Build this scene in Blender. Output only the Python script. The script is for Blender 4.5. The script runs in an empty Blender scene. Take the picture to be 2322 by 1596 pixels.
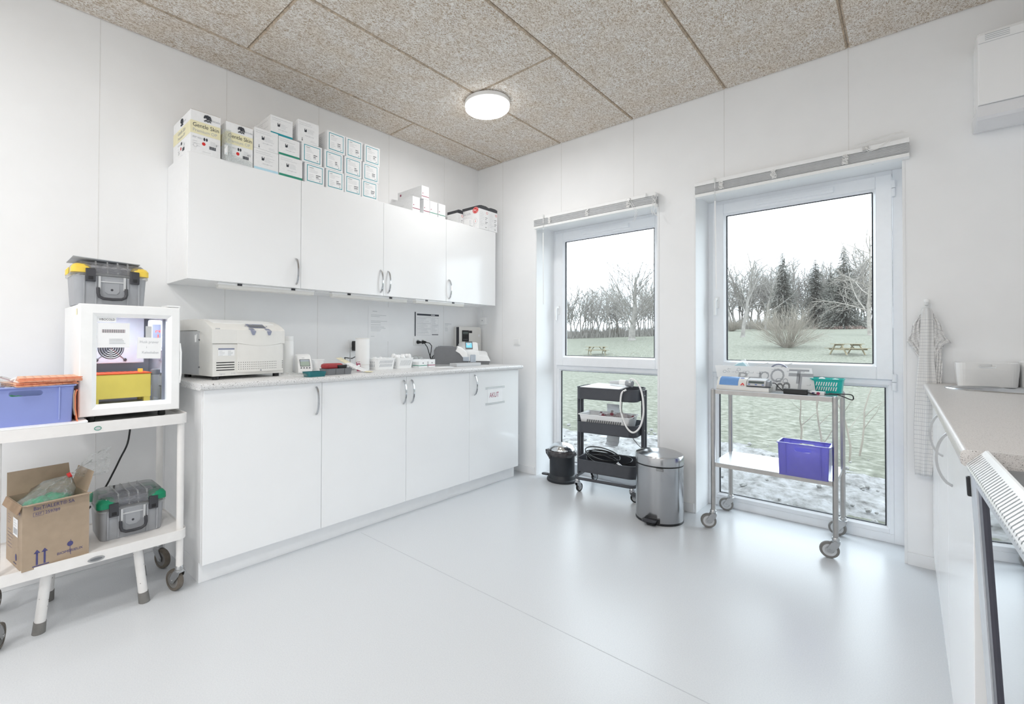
LAMP_W, LAMP_W0, SKY, EXPO, LAMP_GLOW = 8, 4, 2.6, 0.9, 3.0
# A white clinic laboratory: cabinets along one wall, two tall windows to a winter park.
import bpy, bmesh, math, random
from mathutils import Vector, Matrix
R = math.radians
S = bpy.context.scene
COL = S.collection
rng = random.Random(7)

# ------------------------------------------------------------------ materials
MATS = {}
def lin(h):
    h = h.lstrip('#'); o = []
    for i in (0, 2, 4):
        c = int(h[i:i+2], 16) / 255
        o.append(c / 12.92 if c <= .04045 else ((c + .055) / 1.055) ** 2.4)
    return (*o, 1)
def newmat(name):
    m = bpy.data.materials.new(name); m.use_nodes = True
    nt = m.node_tree; nt.nodes.clear()
    out = nt.nodes.new('ShaderNodeOutputMaterial')
    MATS[name] = m
    return m, nt, out
def N(nt, kind, **kw):
    n = nt.nodes.new(kind)
    for k, v in kw.items():
        if k in n.inputs: n.inputs[k].default_value = v
        else: setattr(n, k, v)
    return n
def pm(name, col, rough=.5, metal=0, var=.04, scale=30, bump=0, spec=.5, stretch=None, coat=0, emit=None, estr=0):
    """principled surface with a little procedural noise in colour (and bump)"""
    m, nt, out = newmat(name); L = nt.links.new
    p = N(nt, 'ShaderNodeBsdfPrincipled', Roughness=rough, Metallic=metal)
    p.inputs['Specular IOR Level'].default_value = spec
    p.inputs['Coat Weight'].default_value = coat
    tc = N(nt, 'ShaderNodeTexCoord')
    src = tc.outputs['Object']
    if stretch:
        mp = N(nt, 'ShaderNodeMapping'); mp.inputs['Scale'].default_value = stretch
        L(src, mp.inputs[0]); src = mp.outputs[0]
    nz = N(nt, 'ShaderNodeTexNoise', Scale=scale, Detail=3.0)
    L(src, nz.inputs['Vector'])
    c = lin(col)
    rp = N(nt, 'ShaderNodeValToRGB')
    rp.color_ramp.elements[0].position = .3; rp.color_ramp.elements[1].position = .7
    rp.color_ramp.elements[0].color = (*[x * (1 - var) for x in c[:3]], 1)
    rp.color_ramp.elements[1].color = (*[min(1, x * (1 + var)) for x in c[:3]], 1)
    L(nz.outputs[0], rp.inputs[0]); L(rp.outputs[0], p.inputs['Base Color'])
    if bump:
        b = N(nt, 'ShaderNodeBump', Strength=bump, Distance=.002)
        L(nz.outputs[0], b.inputs['Height']); L(b.outputs[0], p.inputs['Normal'])
    if emit:
        p.inputs['Emission Color'].default_value = lin(emit); p.inputs['Emission Strength'].default_value = estr
    L(p.outputs[0], out.inputs[0])
    return m
def glass(name, tint='#f4f8f8', body=None, bodyfac=0, rough=0, refl=.045, flat=False):
    """thin clear sheet: passes light straight through, mirrors by Fresnel, may carry a little haze colour"""
    m, nt, out = newmat(name); L = nt.links.new
    tr = N(nt, 'ShaderNodeBsdfTransparent', Color=lin(tint))
    gl = N(nt, 'ShaderNodeBsdfGlossy', Roughness=rough)
    lw = N(nt, 'ShaderNodeLayerWeight', Blend=.5)          # Schlick on the facing term: same from both sides of the sheet
    pw = N(nt, 'ShaderNodeMath', operation='POWER'); pw.inputs[1].default_value = 5
    fr = N(nt, 'ShaderNodeMath', operation='MULTIPLY_ADD'); fr.inputs[1].default_value = .95; fr.inputs[2].default_value = refl
    mx = N(nt, 'ShaderNodeMixShader')
    L(lw.outputs['Facing'], pw.inputs[0]); L(pw.outputs[0], fr.inputs[0])
    L(fr.outputs[0], mx.inputs[0]); L(gl.outputs[0], mx.inputs[2])
    if body:
        df = N(nt, 'ShaderNodeBsdfDiffuse', Color=lin(body)); tl = N(nt, 'ShaderNodeBsdfTranslucent', Color=lin(body))
        a = N(nt, 'ShaderNodeMixShader', Fac=.5); L(df.outputs[0], a.inputs[1]); L(tl.outputs[0], a.inputs[2])
        nz = N(nt, 'ShaderNodeTexNoise', Scale=11.0, Detail=2.0)
        ml = N(nt, 'ShaderNodeMath', operation='MULTIPLY'); ml.inputs[1].default_value = bodyfac * 2
        ml.use_clamp = True
        if flat: ml.inputs[0].default_value = .5
        else: L(nz.outputs[0], ml.inputs[0])
        b = N(nt, 'ShaderNodeMixShader'); L(ml.outputs[0], b.inputs[0]); L(tr.outputs[0], b.inputs[1]); L(a.outputs[0], b.inputs[2])
        L(b.outputs[0], mx.inputs[1])
    else:
        L(tr.outputs[0], mx.inputs[1])
    L(mx.outputs[0], out.inputs[0])
    return m

pm('wall', '#f5f6f7', .55, var=.012, scale=6)
pm('joint', '#e5e5e4', .7)
pm('trim', '#f0f1f2', .4, var=.01)
pm('upvc', '#f4f6f9', .28, var=.01)
pm('gasket', '#2c3036', .6)
pm('lacquer', '#f6f7f8', .16, var=.008, scale=4)
pm('lacquer_edge', '#e6e7ea', .3, var=.01)
pm('carcass', '#f2f3f4', .4, var=.01)
pm('chrome', '#c9cacc', .18, 1, var=.02)
pm('satin', '#b9babb', .33, 1, var=.03)
pm('plastic_white', '#f5f6f6', .35, var=.012)
pm('plastic_offwhite', '#e7e6e2', .35, var=.012)
pm('card_white', '#f1f2f3', .55, var=.02, scale=80)
pm('paper', '#f6f7f8', .7, var=.01)
pm('paper_cream', '#ece5c8', .7, var=.02)
pm('print_grey', '#b9bcc0', .7)
pm('print_dark', '#3a3e46', .6)
pm('print_black', '#1c1d20', .6)
pm('cream_band', '#efe9c4', .55, var=.02)
pm('teal_ink', '#1e9fae', .5)
pm('paleblue_ink', '#bfe3f3', .5)
pm('green_ink', '#2a9077', .5)
pm('maroon_ink', '#9c3156', .5)
pm('red_ink', '#d8322f', .5)
pm('blue_ink', '#5570b0', .5)
pm('violet_ink', '#4b4a7c', .6)
pm('grey_plastic', '#a3a6ab', .42, var=.03)
pm('midgrey_plastic', '#75777b', .4, var=.03)
pm('lightgrey_plastic', '#c7c9cb', .35, var=.02)
pm('dark_plastic', '#3c3d42', .4, var=.05)
pm('black_plastic', '#191a1c', .38, var=.08)
pm('rubber_grey', '#7d7b78', .65, var=.06, bump=.1)
pm('rubber_dirty', '#6d655c', .7, var=.12, scale=60, bump=.2)
pm('yellow_plastic', '#f0cf52', .4, var=.02)
pm('rack_yellow', '#f2dc68', .45, var=.02)
pm('orange_card', '#f3bd9f', .65, var=.04, scale=60)
pm('orange_edge', '#ea8a62', .6, var=.05)
pm('orange_red', '#f0642f', .5)
pm('green_plastic', '#0d8a63', .38, var=.04)
pm('green_gloves', '#17986f', .5, var=.25, scale=45, bump=.3)
pm('blue_crate', '#8a97d2', .42, var=.02, scale=8)
pm('blue_crate_rib', '#9ba8de', .42)
pm('teal_plastic', '#18b6ae', .4, var=.03)
pm('teal_dark', '#1d6d73', .4, var=.04)
pm('red_device', '#a83a3f', .4, var=.04)
pm('card_brown', '#ab9883', .75, var=.05, scale=25, bump=.05)
pm('card_brown_dark', '#9a826a', .8, var=.05)
pm('cart_white', '#eceae8', .35, var=.02)
pm('cart_chip', '#8b8784', .7)
pm('trolley_black', '#4a4c52', .42, var=.04, spec=.4)
pm('bin_black', '#303338', .45, var=.06, spec=.4)
pm('bag_black', '#4b484a', .22, var=.3, scale=50, bump=.5)
pm('mirror_steel', '#d9dcde', .09, 1, var=.02)
pm('brushed_steel', '#b0b1b3', .2, 1, var=.05, scale=8, stretch=(1, 1, .02), bump=.02)
pm('trolley_steel', '#b3b0ad', .3, 1, var=.05, scale=30)
pm('shelf_steel', '#d6dade', .3, 1, var=.03, scale=30)
pm('sink_steel', '#c3c5c8', .22, 1, var=.04)
pm('blue_lid', '#6d9ad2', .3, var=.03)
pm('lcd_green', '#a9b8ad', .3)
pm('lcd_dark', '#55605f', .3)
pm('lcd_cyan', '#7cc7de', .25, emit='#7cc7de', estr=.35)
pm('led_red', '#ff3a2a', .4, emit='#ff3a2a', estr=1.6)
pm('blue_grey', '#8c91a6', .35)
pm('silver_plastic', '#b8c2cd', .3, .3)
pm('slat_grey', '#c3c5c7', .4, var=.04)
pm('cord_white', '#f3f3f2', .7)
pm('cotton', '#f7f8f9', .9, var=.03, scale=90, bump=.5)
pm('blue_soft', '#a9dbea', .6, var=.05)
pm('skin_tube', '#c4bcbd', .4, var=.08)
pm('tube_end', '#8b4a55', .5, var=.1)
pm('liner', '#c9ced8', .5, var=.02)
pm('liner_dark', '#8f939f', .5, var=.03)
pm('wood_bleached', '#7c735c', .8, var=.15, scale=4)
pm('bark', '#7d7974', .9, var=.2, scale=3)
pm('bark_pale', '#8a847d', .9, var=.2, scale=3)
pm('needles', '#7a7a73', .9, var=.25, scale=2)  # conifer green-grey lightened: distance haze is put into the colour
pm('twig_warm', '#857e74', .9, var=.2, scale=3)
pm('woodwool_edge', '#bfb09d', .9, var=.3, scale=60, bump=.3)
pm('stone', '#858482', .9, var=.2, scale=9, bump=.4)
pm('hedge_rust', '#85736b', .9, var=.3, scale=1.5)
pm('floor_seam', '#c1c4c8', .6)
pm('door_steel', '#dfe2e6', .42, .8)
pm('steel_seal', '#54545e', .35, .4)
pm('interior_grey', '#77797b', .45)
pm('grille_white', '#eef1f3', .2, var=.01)
pm('fridge_glass_dark', '#16191d', .02, spec=.9, coat=1)
glass('window_glass', '#f7fbfb')
glass('fridge_glass', '#e3e6ea')
glass('clear_plastic', '#fbfcfc', '#ffffff', .22, .08, flat=True)
glass('clear_bag', '#f8fafa', '#ffffff', .20, .12)
glass('smoke_lid', '#dcdde0', '#c2c3c7', .30, .1)
glass('frosted_board', '#f6f8fb', '#ffffff', .9, .2, flat=True)
glass('violet_crate', '#c3c0f7', '#a5a2ea', .60, .2, flat=True)
glass('milky_basket', '#ffffff', '#f6f7f8', .45, .25)

def special():
    # lamp diffuser
    m, nt, out = newmat('lamp_glow'); e = N(nt, 'ShaderNodeEmission', Color=(1, .975, .94, 1), Strength=LAMP_GLOW); nt.links.new(e.outputs[0], out.inputs[0])
    # speckled laminate worktop
    for nm, base, dots, rough in (('worktop', '#e4e4e4', '#4e4c4c', .3), ('worktop_side', '#cfcbc8', '#6b6663', .3)):
        m, nt, out = newmat(nm); L = nt.links.new
        p = N(nt, 'ShaderNodeBsdfPrincipled', Roughness=rough)
        tc = N(nt, 'ShaderNodeTexCoord')
        n1 = N(nt, 'ShaderNodeTexNoise', Scale=190.0 if nm == 'worktop' else 480.0, Detail=1.0); L(tc.outputs['Object'], n1.inputs['Vector'])
        r1 = N(nt, 'ShaderNodeValToRGB'); r1.color_ramp.elements[0].position = .66; r1.color_ramp.elements[1].position = .71
        r1.color_ramp.elements[0].color = lin(base); r1.color_ramp.elements[1].color = lin(dots)
        L(n1.outputs[0], r1.inputs[0])
        n2 = N(nt, 'ShaderNodeTexNoise', Scale=330.0 if nm == 'worktop' else 760.0, Detail=1.0); L(tc.outputs['Object'], n2.inputs['Vector'])
        r2 = N(nt, 'ShaderNodeValToRGB'); r2.color_ramp.elements[0].position = .55; r2.color_ramp.elements[1].position = .68
        r2.color_ramp.elements[0].color = (1, 1, 1, 1); r2.color_ramp.elements[1].color = lin('#cfcdcc')
        L(n2.outputs[0], r2.inputs[0])
        mx = N(nt, 'ShaderNodeMix', data_type='RGBA', blend_type='MULTIPLY'); mx.inputs[0].default_value = 1
        L(r1.outputs[0], mx.inputs[6]); L(r2.outputs[0], mx.inputs[7]); L(mx.outputs[2], p.inputs['Base Color'])
        L(p.outputs[0], out.inputs[0])
    # vinyl floor
    m, nt, out = newmat('vinyl'); L = nt.links.new
    p = N(nt, 'ShaderNodeBsdfPrincipled', Roughness=.34)
    tc = N(nt, 'ShaderNodeTexCoord')
    n1 = N(nt, 'ShaderNodeTexNoise', Scale=210.0, Detail=2.0); L(tc.outputs['Object'], n1.inputs['Vector'])
    r1 = N(nt, 'ShaderNodeValToRGB'); r1.color_ramp.elements[0].position = .32; r1.color_ramp.elements[1].position = .6
    r1.color_ramp.elements[0].color = lin('#ced1d5'); r1.color_ramp.elements[1].color = lin('#d4d7da')
    L(n1.outputs[0], r1.inputs[0])
    n2 = N(nt, 'ShaderNodeTexNoise', Scale=1.6, Detail=2.0); L(tc.outputs['Object'], n2.inputs['Vector'])
    r2 = N(nt, 'ShaderNodeMapRange'); r2.inputs[3].default_value = .285; r2.inputs[4].default_value = .295
    L(n2.outputs[0], r2.inputs[0]); L(r2.outputs[0], p.inputs['Roughness'])
    L(r1.outputs[0], p.inputs['Base Color']); L(p.outputs[0], out.inputs[0])
    # wood-wool acoustic panels: curly strands over darker gaps
    m, nt, out = newmat('woodwool'); L = nt.links.new
    p = N(nt, 'ShaderNodeBsdfPrincipled', Roughness=.9); p.inputs['Specular IOR Level'].default_value = .1
    tc = N(nt, 'ShaderNodeTexCoord')
    acc = None
    for i, (sc, off, ds) in enumerate(((62, 0, .9), (78, 13.7, 1.2), (95, 31.1, .8))):
        mp = N(nt, 'ShaderNodeMapping'); mp.inputs['Location'].default_value = (off, off * .7, off * .3)
        mp.inputs['Rotation'].default_value = (0, 0, i * 1.05)
        mp.inputs['Scale'].default_value = (1, .55, 1)
        L(tc.outputs['Object'], mp.inputs[0])
        nz = N(nt, 'ShaderNodeTexNoise', Scale=float(sc), Detail=1.0, Distortion=ds); L(mp.outputs[0], nz.inputs['Vector'])
        sb = N(nt, 'ShaderNodeMath', operation='SUBTRACT'); sb.inputs[1].default_value = .5; L(nz.outputs[0], sb.inputs[0])
        ab = N(nt, 'ShaderNodeMath', operation='ABSOLUTE'); L(sb.outputs[0], ab.inputs[0])
        mr = N(nt, 'ShaderNodeMapRange'); mr.inputs[1].default_value = 0; mr.inputs[2].default_value = .07; mr.inputs[3].default_value = 1; mr.inputs[4].default_value = 0
        L(ab.outputs[0], mr.inputs[0])
        if acc is None: acc = mr.outputs[0]
        else:
            mxm = N(nt, 'ShaderNodeMath', operation='MAXIMUM'); L(acc, mxm.inputs[0]); L(mr.outputs[0], mxm.inputs[1]); acc = mxm.outputs[0]
    big = N(nt, 'ShaderNodeTexNoise', Scale=7.0, Detail=4.0); L(tc.outputs['Object'], big.inputs['Vector'])
    r0 = N(nt, 'ShaderNodeValToRGB'); r0.color_ramp.elements[0].position = .38; r0.color_ramp.elements[1].position = .66
    r0.color_ramp.elements[0].color = lin('#fbf9f5'); r0.color_ramp.elements[1].color = lin('#f5eee4')
    L(big.outputs[0], r0.inputs[0])
    mx = N(nt, 'ShaderNodeMix', data_type='RGBA'); L(acc, mx.inputs[0]); mx.inputs[6].default_value = lin('#b9a792'); L(r0.outputs[0], mx.inputs[7])
    L(mx.outputs[2], p.inputs['Base Color'])
    b = N(nt, 'ShaderNodeBump', Strength=.55, Distance=.004); L(acc, b.inputs['Height']); L(b.outputs[0], p.inputs['Normal'])
    L(p.outputs[0], out.inputs[0])
    # lawn and soil
    for nm, cols, sc in (('lawn', ('#47483f', '#6a6b60', '#95958c'), 8.0), ('soil', ('#454340', '#838281', '#a3a4a6'), 7.0)):
        m, nt, out = newmat(nm); L = nt.links.new
        p = N(nt, 'ShaderNodeBsdfPrincipled', Roughness=.95); p.inputs['Specular IOR Level'].default_value = .1
        tc = N(nt, 'ShaderNodeTexCoord')
        n1 = N(nt, 'ShaderNodeTexNoise', Scale=sc, Detail=9.0, Roughness=.72); L(tc.outputs['Object'], n1.inputs['Vector'])
        r1 = N(nt, 'ShaderNodeValToRGB'); e = r1.color_ramp.elements
        e[0].position = .3; e[1].position = .72; e[0].color = lin(cols[0]); e[1].color = lin(cols[2])
        k = e.new(.5); k.color = lin(cols[1])
        L(n1.outputs[0], r1.inputs[0]); L(r1.outputs[0], p.inputs['Base Color'])
        b = N(nt, 'ShaderNodeBump', Strength=.5, Distance=.06); L(n1.outputs[0], b.inputs['Height']); L(b.outputs[0], p.inputs['Normal'])
        L(p.outputs[0], out.inputs[0])
    # checked tea towel
    m, nt, out = newmat('checked_cloth'); L = nt.links.new
    p = N(nt, 'ShaderNodeBsdfPrincipled', Roughness=.9)
    tc = N(nt, 'ShaderNodeTexCoord'); sp = N(nt, 'ShaderNodeSeparateXYZ'); L(tc.outputs['UV'], sp.inputs[0])
    fac = None
    for ax, per in ((0, 44.0), (1, 44.0)):
        ml = N(nt, 'ShaderNodeMath', operation='MULTIPLY'); ml.inputs[1].default_value = per * 1.35; L(sp.outputs[ax], ml.inputs[0])
        fr = N(nt, 'ShaderNodeMath', operation='FRACT'); L(ml.outputs[0], fr.inputs[0])
        lt = N(nt, 'ShaderNodeMath', operation='LESS_THAN'); lt.inputs[1].default_value = .10; L(fr.outputs[0], lt.inputs[0])
        if fac is None: fac = lt.outputs[0]
        else:
            mm = N(nt, 'ShaderNodeMath', operation='MAXIMUM'); L(fac, mm.inputs[0]); L(lt.outputs[0], mm.inputs[1]); fac = mm.outputs[0]
    mx = N(nt, 'ShaderNodeMix', data_type='RGBA'); L(fac, mx.inputs[0]); mx.inputs[6].default_value = lin('#e6e6e5'); mx.inputs[7].default_value = lin('#c0c1c5')
    L(mx.outputs[2], p.inputs['Base Color']); L(p.outputs[0], out.inputs[0])
special()

# ------------------------------------------------------------------ mesh builder
_TXT = {}
def text_geo(t, align):
    k = (t, align)
    if k not in _TXT:
        cu = bpy.data.curves.new('lettering', 'FONT'); cu.body = t; cu.size = 1; cu.align_x = align; cu.align_y = 'CENTER'; cu.resolution_u = 3
        ob = bpy.data.objects.new('lettering', cu)
        me = bpy.data.meshes.new_from_object(ob)
        _TXT[k] = ([tuple(v.co) for v in me.vertices], [tuple(p.vertices) for p in me.polygons])
        bpy.data.objects.remove(ob); bpy.data.meshes.remove(me); bpy.data.curves.remove(cu)
    return _TXT[k]
def rr(hx, hy, r, z, cx=0, cy=0, n=4):
    r = min(r, hx * .999, hy * .999); o = []
    for k, (sx, sy) in enumerate(((1, 1), (-1, 1), (-1, -1), (1, -1))):
        for i in range(n + 1):
            a = R(90 * k + 90 * i / n)
            o.append((cx + sx * (hx - r) + r * math.cos(a), cy + sy * (hy - r) + r * math.sin(a), z))
    return o
class MB:
    def __init__(s): s.v = []; s.f = []; s.m = []; s.X = None
    def add(s, vs, fs, m):
        b = len(s.v)
        s.v += [tuple(s.X @ Vector(p)) for p in vs] if s.X is not None else [tuple(p) for p in vs]
        s.f += [tuple(b + i for i in f) for f in fs]; s.m += [m] * len(fs)
    def box(s, x0, x1, y0, y1, z0, z1, m):
        s.add([(x, y, z) for x in (x0, x1) for y in (y0, y1) for z in (z0, z1)],
              [(0, 1, 3, 2), (4, 6, 7, 5), (0, 4, 5, 1), (2, 3, 7, 6), (0, 2, 6, 4), (1, 5, 7, 3)], m)
    def loft(s, rings, m, cap0=True, cap1=True):
        n = len(rings[0]); vs = [p for r in rings for p in r]; fs = []
        for k in range(len(rings) - 1):
            for i in range(n):
                j = (i + 1) % n
                fs.append((k * n + i, k * n + j, (k + 1) * n + j, (k + 1) * n + i))
        if cap0: fs.append(tuple(range(n - 1, -1, -1)))
        if cap1: fs.append(tuple((len(rings) - 1) * n + i for i in range(n)))
        s.add(vs, fs, m)
    def tube(s, pts, r, m, n=8, caps=True, closed=False, r1=None):
        pts = [Vector(p) for p in pts]; K = len(pts); rings = []
        up = None
        for i in range(K):
            a = pts[i - 1] if (i or closed) else pts[i]; b = pts[(i + 1) % K] if (i < K - 1 or closed) else pts[i]
            t = (b - a).normalized() if (b - a).length > 1e-9 else Vector((0, 0, 1))
            if up is None:
                up = Vector((0, 0, 1)) if abs(t.z) < .9 else Vector((1, 0, 0))
            sd = t.cross(up)
            if sd.length < 1e-6: sd = t.cross(Vector((1, .3, 0)))
            sd.normalize(); up = sd.cross(t).normalized()
            rad = r if r1 is None else r + (r1 - r) * i / max(1, K - 1)
            rings.append([pts[i] + sd * rad * math.cos(2 * math.pi * k / n) + up * rad * math.sin(2 * math.pi * k / n) for k in range(n)])
        if closed: rings.append(rings[0]); caps = False
        s.loft(rings, m, caps, caps)
    def cyl(s, p0, p1, r, m, n=16, r1=None): s.tube([p0, p1], r, m, n, r1=r1)
    def lathe(s, prof, m, n=28, c=(0, 0, 0), cap0=True, cap1=True, sx=1, sy=1):
        s.loft([[(c[0] + sx * r * math.cos(2 * math.pi * k / n), c[1] + sy * r * math.sin(2 * math.pi * k / n), c[2] + z) for k in range(n)] for r, z in prof], m, cap0, cap1)
    def prism(s, poly, a0, a1, m, axis='y'):
        def P(p, a): return {'x': (a, p[0], p[1]), 'y': (p[0], a, p[1]), 'z': (p[0], p[1], a)}[axis]
        s.loft([[P(p, a0) for p in poly], [P(p, a1) for p in poly]], m)
    def quad(s, a, b, c, d, m): s.add([a, b, c, d], [(0, 1, 2, 3)], m)
    def rect(s, o, r, u, w, h, m):
        o, r, u = Vector(o), Vector(r), Vector(u)
        s.quad(o - r * w / 2 - u * h / 2, o + r * w / 2 - u * h / 2, o + r * w / 2 + u * h / 2, o - r * w / 2 + u * h / 2, m)
    def disc(s, o, r, u, rad, m, n=20, ry=None):
        o, r, u = Vector(o), Vector(r), Vector(u); ry = ry or rad
        s.add([o + r * rad * math.cos(2 * math.pi * k / n) + u * ry * math.sin(2 * math.pi * k / n) for k in range(n)], [tuple(range(n))], m)
    def text(s, t, size, o, r, u, m, align='CENTER', sx=1):
        vs, fs = text_geo(t, align); o, r, u = Vector(o), Vector(r), Vector(u)
        s.add([o + r * (v[0] * size * sx) + u * (v[1] * size) for v in vs], fs, m)
    def lines(s, o, r, u, w, n, pitch, m, th=.0012, seed=1):
        """rows of fine print"""
        q = random.Random(seed); o, r, u = Vector(o), Vector(r), Vector(u)
        for i in range(n):
            ww = w * q.uniform(.45, 1)
            s.rect(o - u * pitch * i + r * (ww / 2), r, u, ww, th, m)
    def tub(s, prof, t, m, floor=.004, n=4, cx=0, cy=0):
        """open-topped container: prof = [(hx, hy, r, z)] from base to rim"""
        out = [rr(a, b, r, z, cx, cy, n) for a, b, r, z in prof]
        a, b, r, z = prof[-1]; a0, b0, r0, z0 = prof[0]
        ins = [rr(A - t, B - t, max(q - t, .001), Z if i else Z + floor, cx, cy, n) for i, (A, B, q, Z) in enumerate(prof)]
        s.loft(out + ins[::-1], m)
    def holed(s, c, hole, t, m, nrm):
        """wall panel given by four corners (bl, br, tr, tl) with a round-ended slot; hole = (u, v, hw, hh) as fractions"""
        bl, br, tr, tl = map(Vector, c); nrm = Vector(nrm) * t
        def B(u, v): return (bl * (1 - u) + br * u) * (1 - v) + (tl * (1 - u) + tr * u) * v
        hu, hv, hw, hh = hole
        W = (br - bl).length; H = (tl - bl).length
        rx = hh * H / W
        pts = []
        for k in range(9): a = R(-90 + 180 * k / 8); pts.append((hu + hw - rx + rx * math.cos(a), hv + hh * math.sin(a)))
        for k in range(9): a = R(90 + 180 * k / 8); pts.append((hu - hw + rx + rx * math.cos(a), hv + hh * math.sin(a)))
        outer = []
        for (u, v) in pts:
            du, dv = u - hu, v - hv; k = 1e9
            if du > 1e-6: k = min(k, (1 - hu) / du)
            if du < -1e-6: k = min(k, -hu / du)
            if dv > 1e-6: k = min(k, (1 - hv) / dv)
            if dv < -1e-6: k = min(k, -hv / dv)
            outer.append([hu + du * k, hv + dv * k])
        for cu, cv in ((0, 0), (1, 0), (1, 1), (0, 1)):
            i = min(range(len(outer)), key=lambda q: (outer[q][0] - cu) ** 2 + (outer[q][1] - cv) ** 2); outer[i] = [cu, cv]
        A = [B(*p) for p in outer]; Hh = [B(*p) for p in pts]
        s.loft([[p for p in A], Hh, [p - nrm for p in Hh], [p - nrm for p in A], A], m, False, False)
    def build(s, name, parent=None, smooth=True, bevel=0, recalc=True, loc=None):
        me = bpy.data.meshes.new(name)
        me.from_pydata(s.v, [], s.f)
        used = list(dict.fromkeys(s.m))
        for u in used: me.materials.append(MATS[u])
        me.polygons.foreach_set('material_index', [used.index(x) for x in s.m])
        if recalc:
            bm = bmesh.new(); bm.from_mesh(me); bmesh.ops.recalc_face_normals(bm, faces=bm.faces[:]); bm.to_mesh(me); bm.free()
        if smooth:
            me.shade_smooth(); me.set_sharp_from_angle(angle=R(38))
        me.update()
        o = bpy.data.objects.new(name, me); COL.objects.link(o)
        if parent: o.parent = parent
        if loc: o.location = loc
        if bevel:
            b = o.modifiers.new('edge', 'BEVEL'); b.width = bevel; b.segments = 2; b.limit_method = 'ANGLE'; b.angle_limit = R(50)
        return o
def tag(o, label=None, cat=None, group=None, kind=None):
    if label: o['label'] = label
    if cat: o['category'] = cat
    if group: o['group'] = group
    if kind: o['kind'] = kind
    return o
def thing(name, label, cat, loc=(0, 0, 0), rz=0, group=None):
    o = bpy.data.objects.new(name, None); COL.objects.link(o)
    o.empty_display_size = .05; o.location = loc; o.rotation_euler = (0, 0, rz)
    return tag(o, label, cat, group)
def struct(name, mb, **kw):
    return tag(mb.build(name, **kw), kind='structure')
def copy_tree(o, parent=None):
    c = o.copy(); COL.objects.link(c)
    if parent: c.parent = parent
    for ch in list(o.children): copy_tree(ch, c)
    return c
RX, RY, UZ = (1, 0, 0), (0, 1, 0), (0, 0, 1)

def smooth(p, k=4):
    p = [Vector(x) for x in p]; o = []
    for i in range(len(p) - 1):
        a, b, c, d = p[max(0, i - 1)], p[i], p[i + 1], p[min(len(p) - 1, i + 2)]
        for j in range(k):
            u = j / k; o.append(.5 * ((2 * b) + (-a + c) * u + (2 * a - 5 * b + 4 * c - d) * u * u + (-a + 3 * b - 3 * c + d) * u ** 3))
    return o + [p[-1]]
# ------------------------------------------------------------------ room shell
H = 2.742; XR = 3.70; YB = -6.2; WT = .38; LINT = 2.105
W1 = (.668, 1.683); W2 = (1.935, 2.936); YF = .268
mb = MB(); mb.box(-.2, XR + .2, YB - .2, WT, -.12, 0, 'vinyl')
mb.box(.61, XR, -1.7095, -1.7065, 0, .0006, 'floor_seam')
struct('floor', mb, smooth=False)
mb = MB(); mb.box(-.25, XR + .25, YB - .2, .6, H + .012, H + .14, 'woodwool')
xs = [-.3075 + .606 * k for k in range(9)]
for k in range(len(xs) - 1):
    a, b = max(xs[k], .0), min(xs[k + 1], XR)
    if b - a < .02: continue
    cuts = sorted({YB, 0.0} | {-1.052 - (1.206 if k % 2 else 0) + 2.412 * j for j in range(-3, 3)})
    cuts = [c for c in cuts if YB <= c <= 0]
    for y0, y1 in zip(cuts, cuts[1:]):
        c = .0082
        xa, xb = a + (.0015 if a > 0 else 0), b - .0015
        ring = lambda e, z: [(xa + e, y0 + e + .001, z), (xb - e, y0 + e + .001, z), (xb - e, y1 - e - .001, z), (xa + e, y1 - e - .001, z)]
        mb.loft([ring(0, H + .014), ring(0, H + c), ring(c, H)], 'woodwool_edge', False, False); mb.add(ring(c, H), [(0, 1, 2, 3)], 'woodwool')
struct('ceiling', mb, smooth=False)
mb = MB(); mb.box(-.18, 0, YB - .2, WT, 0, H + .02, 'wall')
for y in [-.449 - .6035 * k for k in range(10)]: mb.box(-.001, .0008, y - .0016, y + .0016, .06, H, 'joint')
struct('wall_left', mb, smooth=False)
mb = MB()
for x0, x1 in ((0, W1[0]), (W1[1], W2[0]), (W2[1], XR)): mb.box(x0, x1, 0, WT, 0, H + .02, 'wall')
for w in (W1, W2): mb.box(w[0], w[1], 0, WT, LINT, H + .02, 'wall')
for x in (.299, .908, 1.513, 2.106, 2.723):
    z0 = .06 if not (W1[0] < x < W1[1] or W2[0] < x < W2[1]) else 2.17
    mb.box(x - .0016, x + .0016, -.0008, .001, z0, H, 'joint')
struct('wall_front', mb, smooth=False)
mb = MB(); mb.box(XR, XR + .18, YB - .2, WT, 0, H + .02, 'wall'); struct('wall_right', mb, smooth=False)
mb = MB(); mb.box(-.18, XR + .18, YB - .18, YB, 0, H + .02, 'wall'); struct('wall_back', mb, smooth=False)
mb = MB()
for x0, x1 in ((.01, W1[0] - .012), (W1[1] + .012, W2[0] - .012), (W2[1] + .012, XR)): mb.box(x0, x1, -.012, -.0002, 0, .062, 'trim')
struct('baseboard_front', mb, smooth=False, bevel=.002)
mb = MB(); mb.box(.0002, .012, YB, -.012, 0, .062, 'trim'); struct('baseboard_left', mb, smooth=False, bevel=.002)
for i, x in enumerate((W1[0], W1[1], W2[0], W2[1])):
    mb = MB(); sg = 1 if i % 2 else -1
    mb.box(min(x, x + sg * .012), max(x, x + sg * .012), -.0028, -.0003, 0, LINT, 'trim')
    struct('trim_%d' % (i + 1), mb, smooth=False, bevel=.001)

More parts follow.
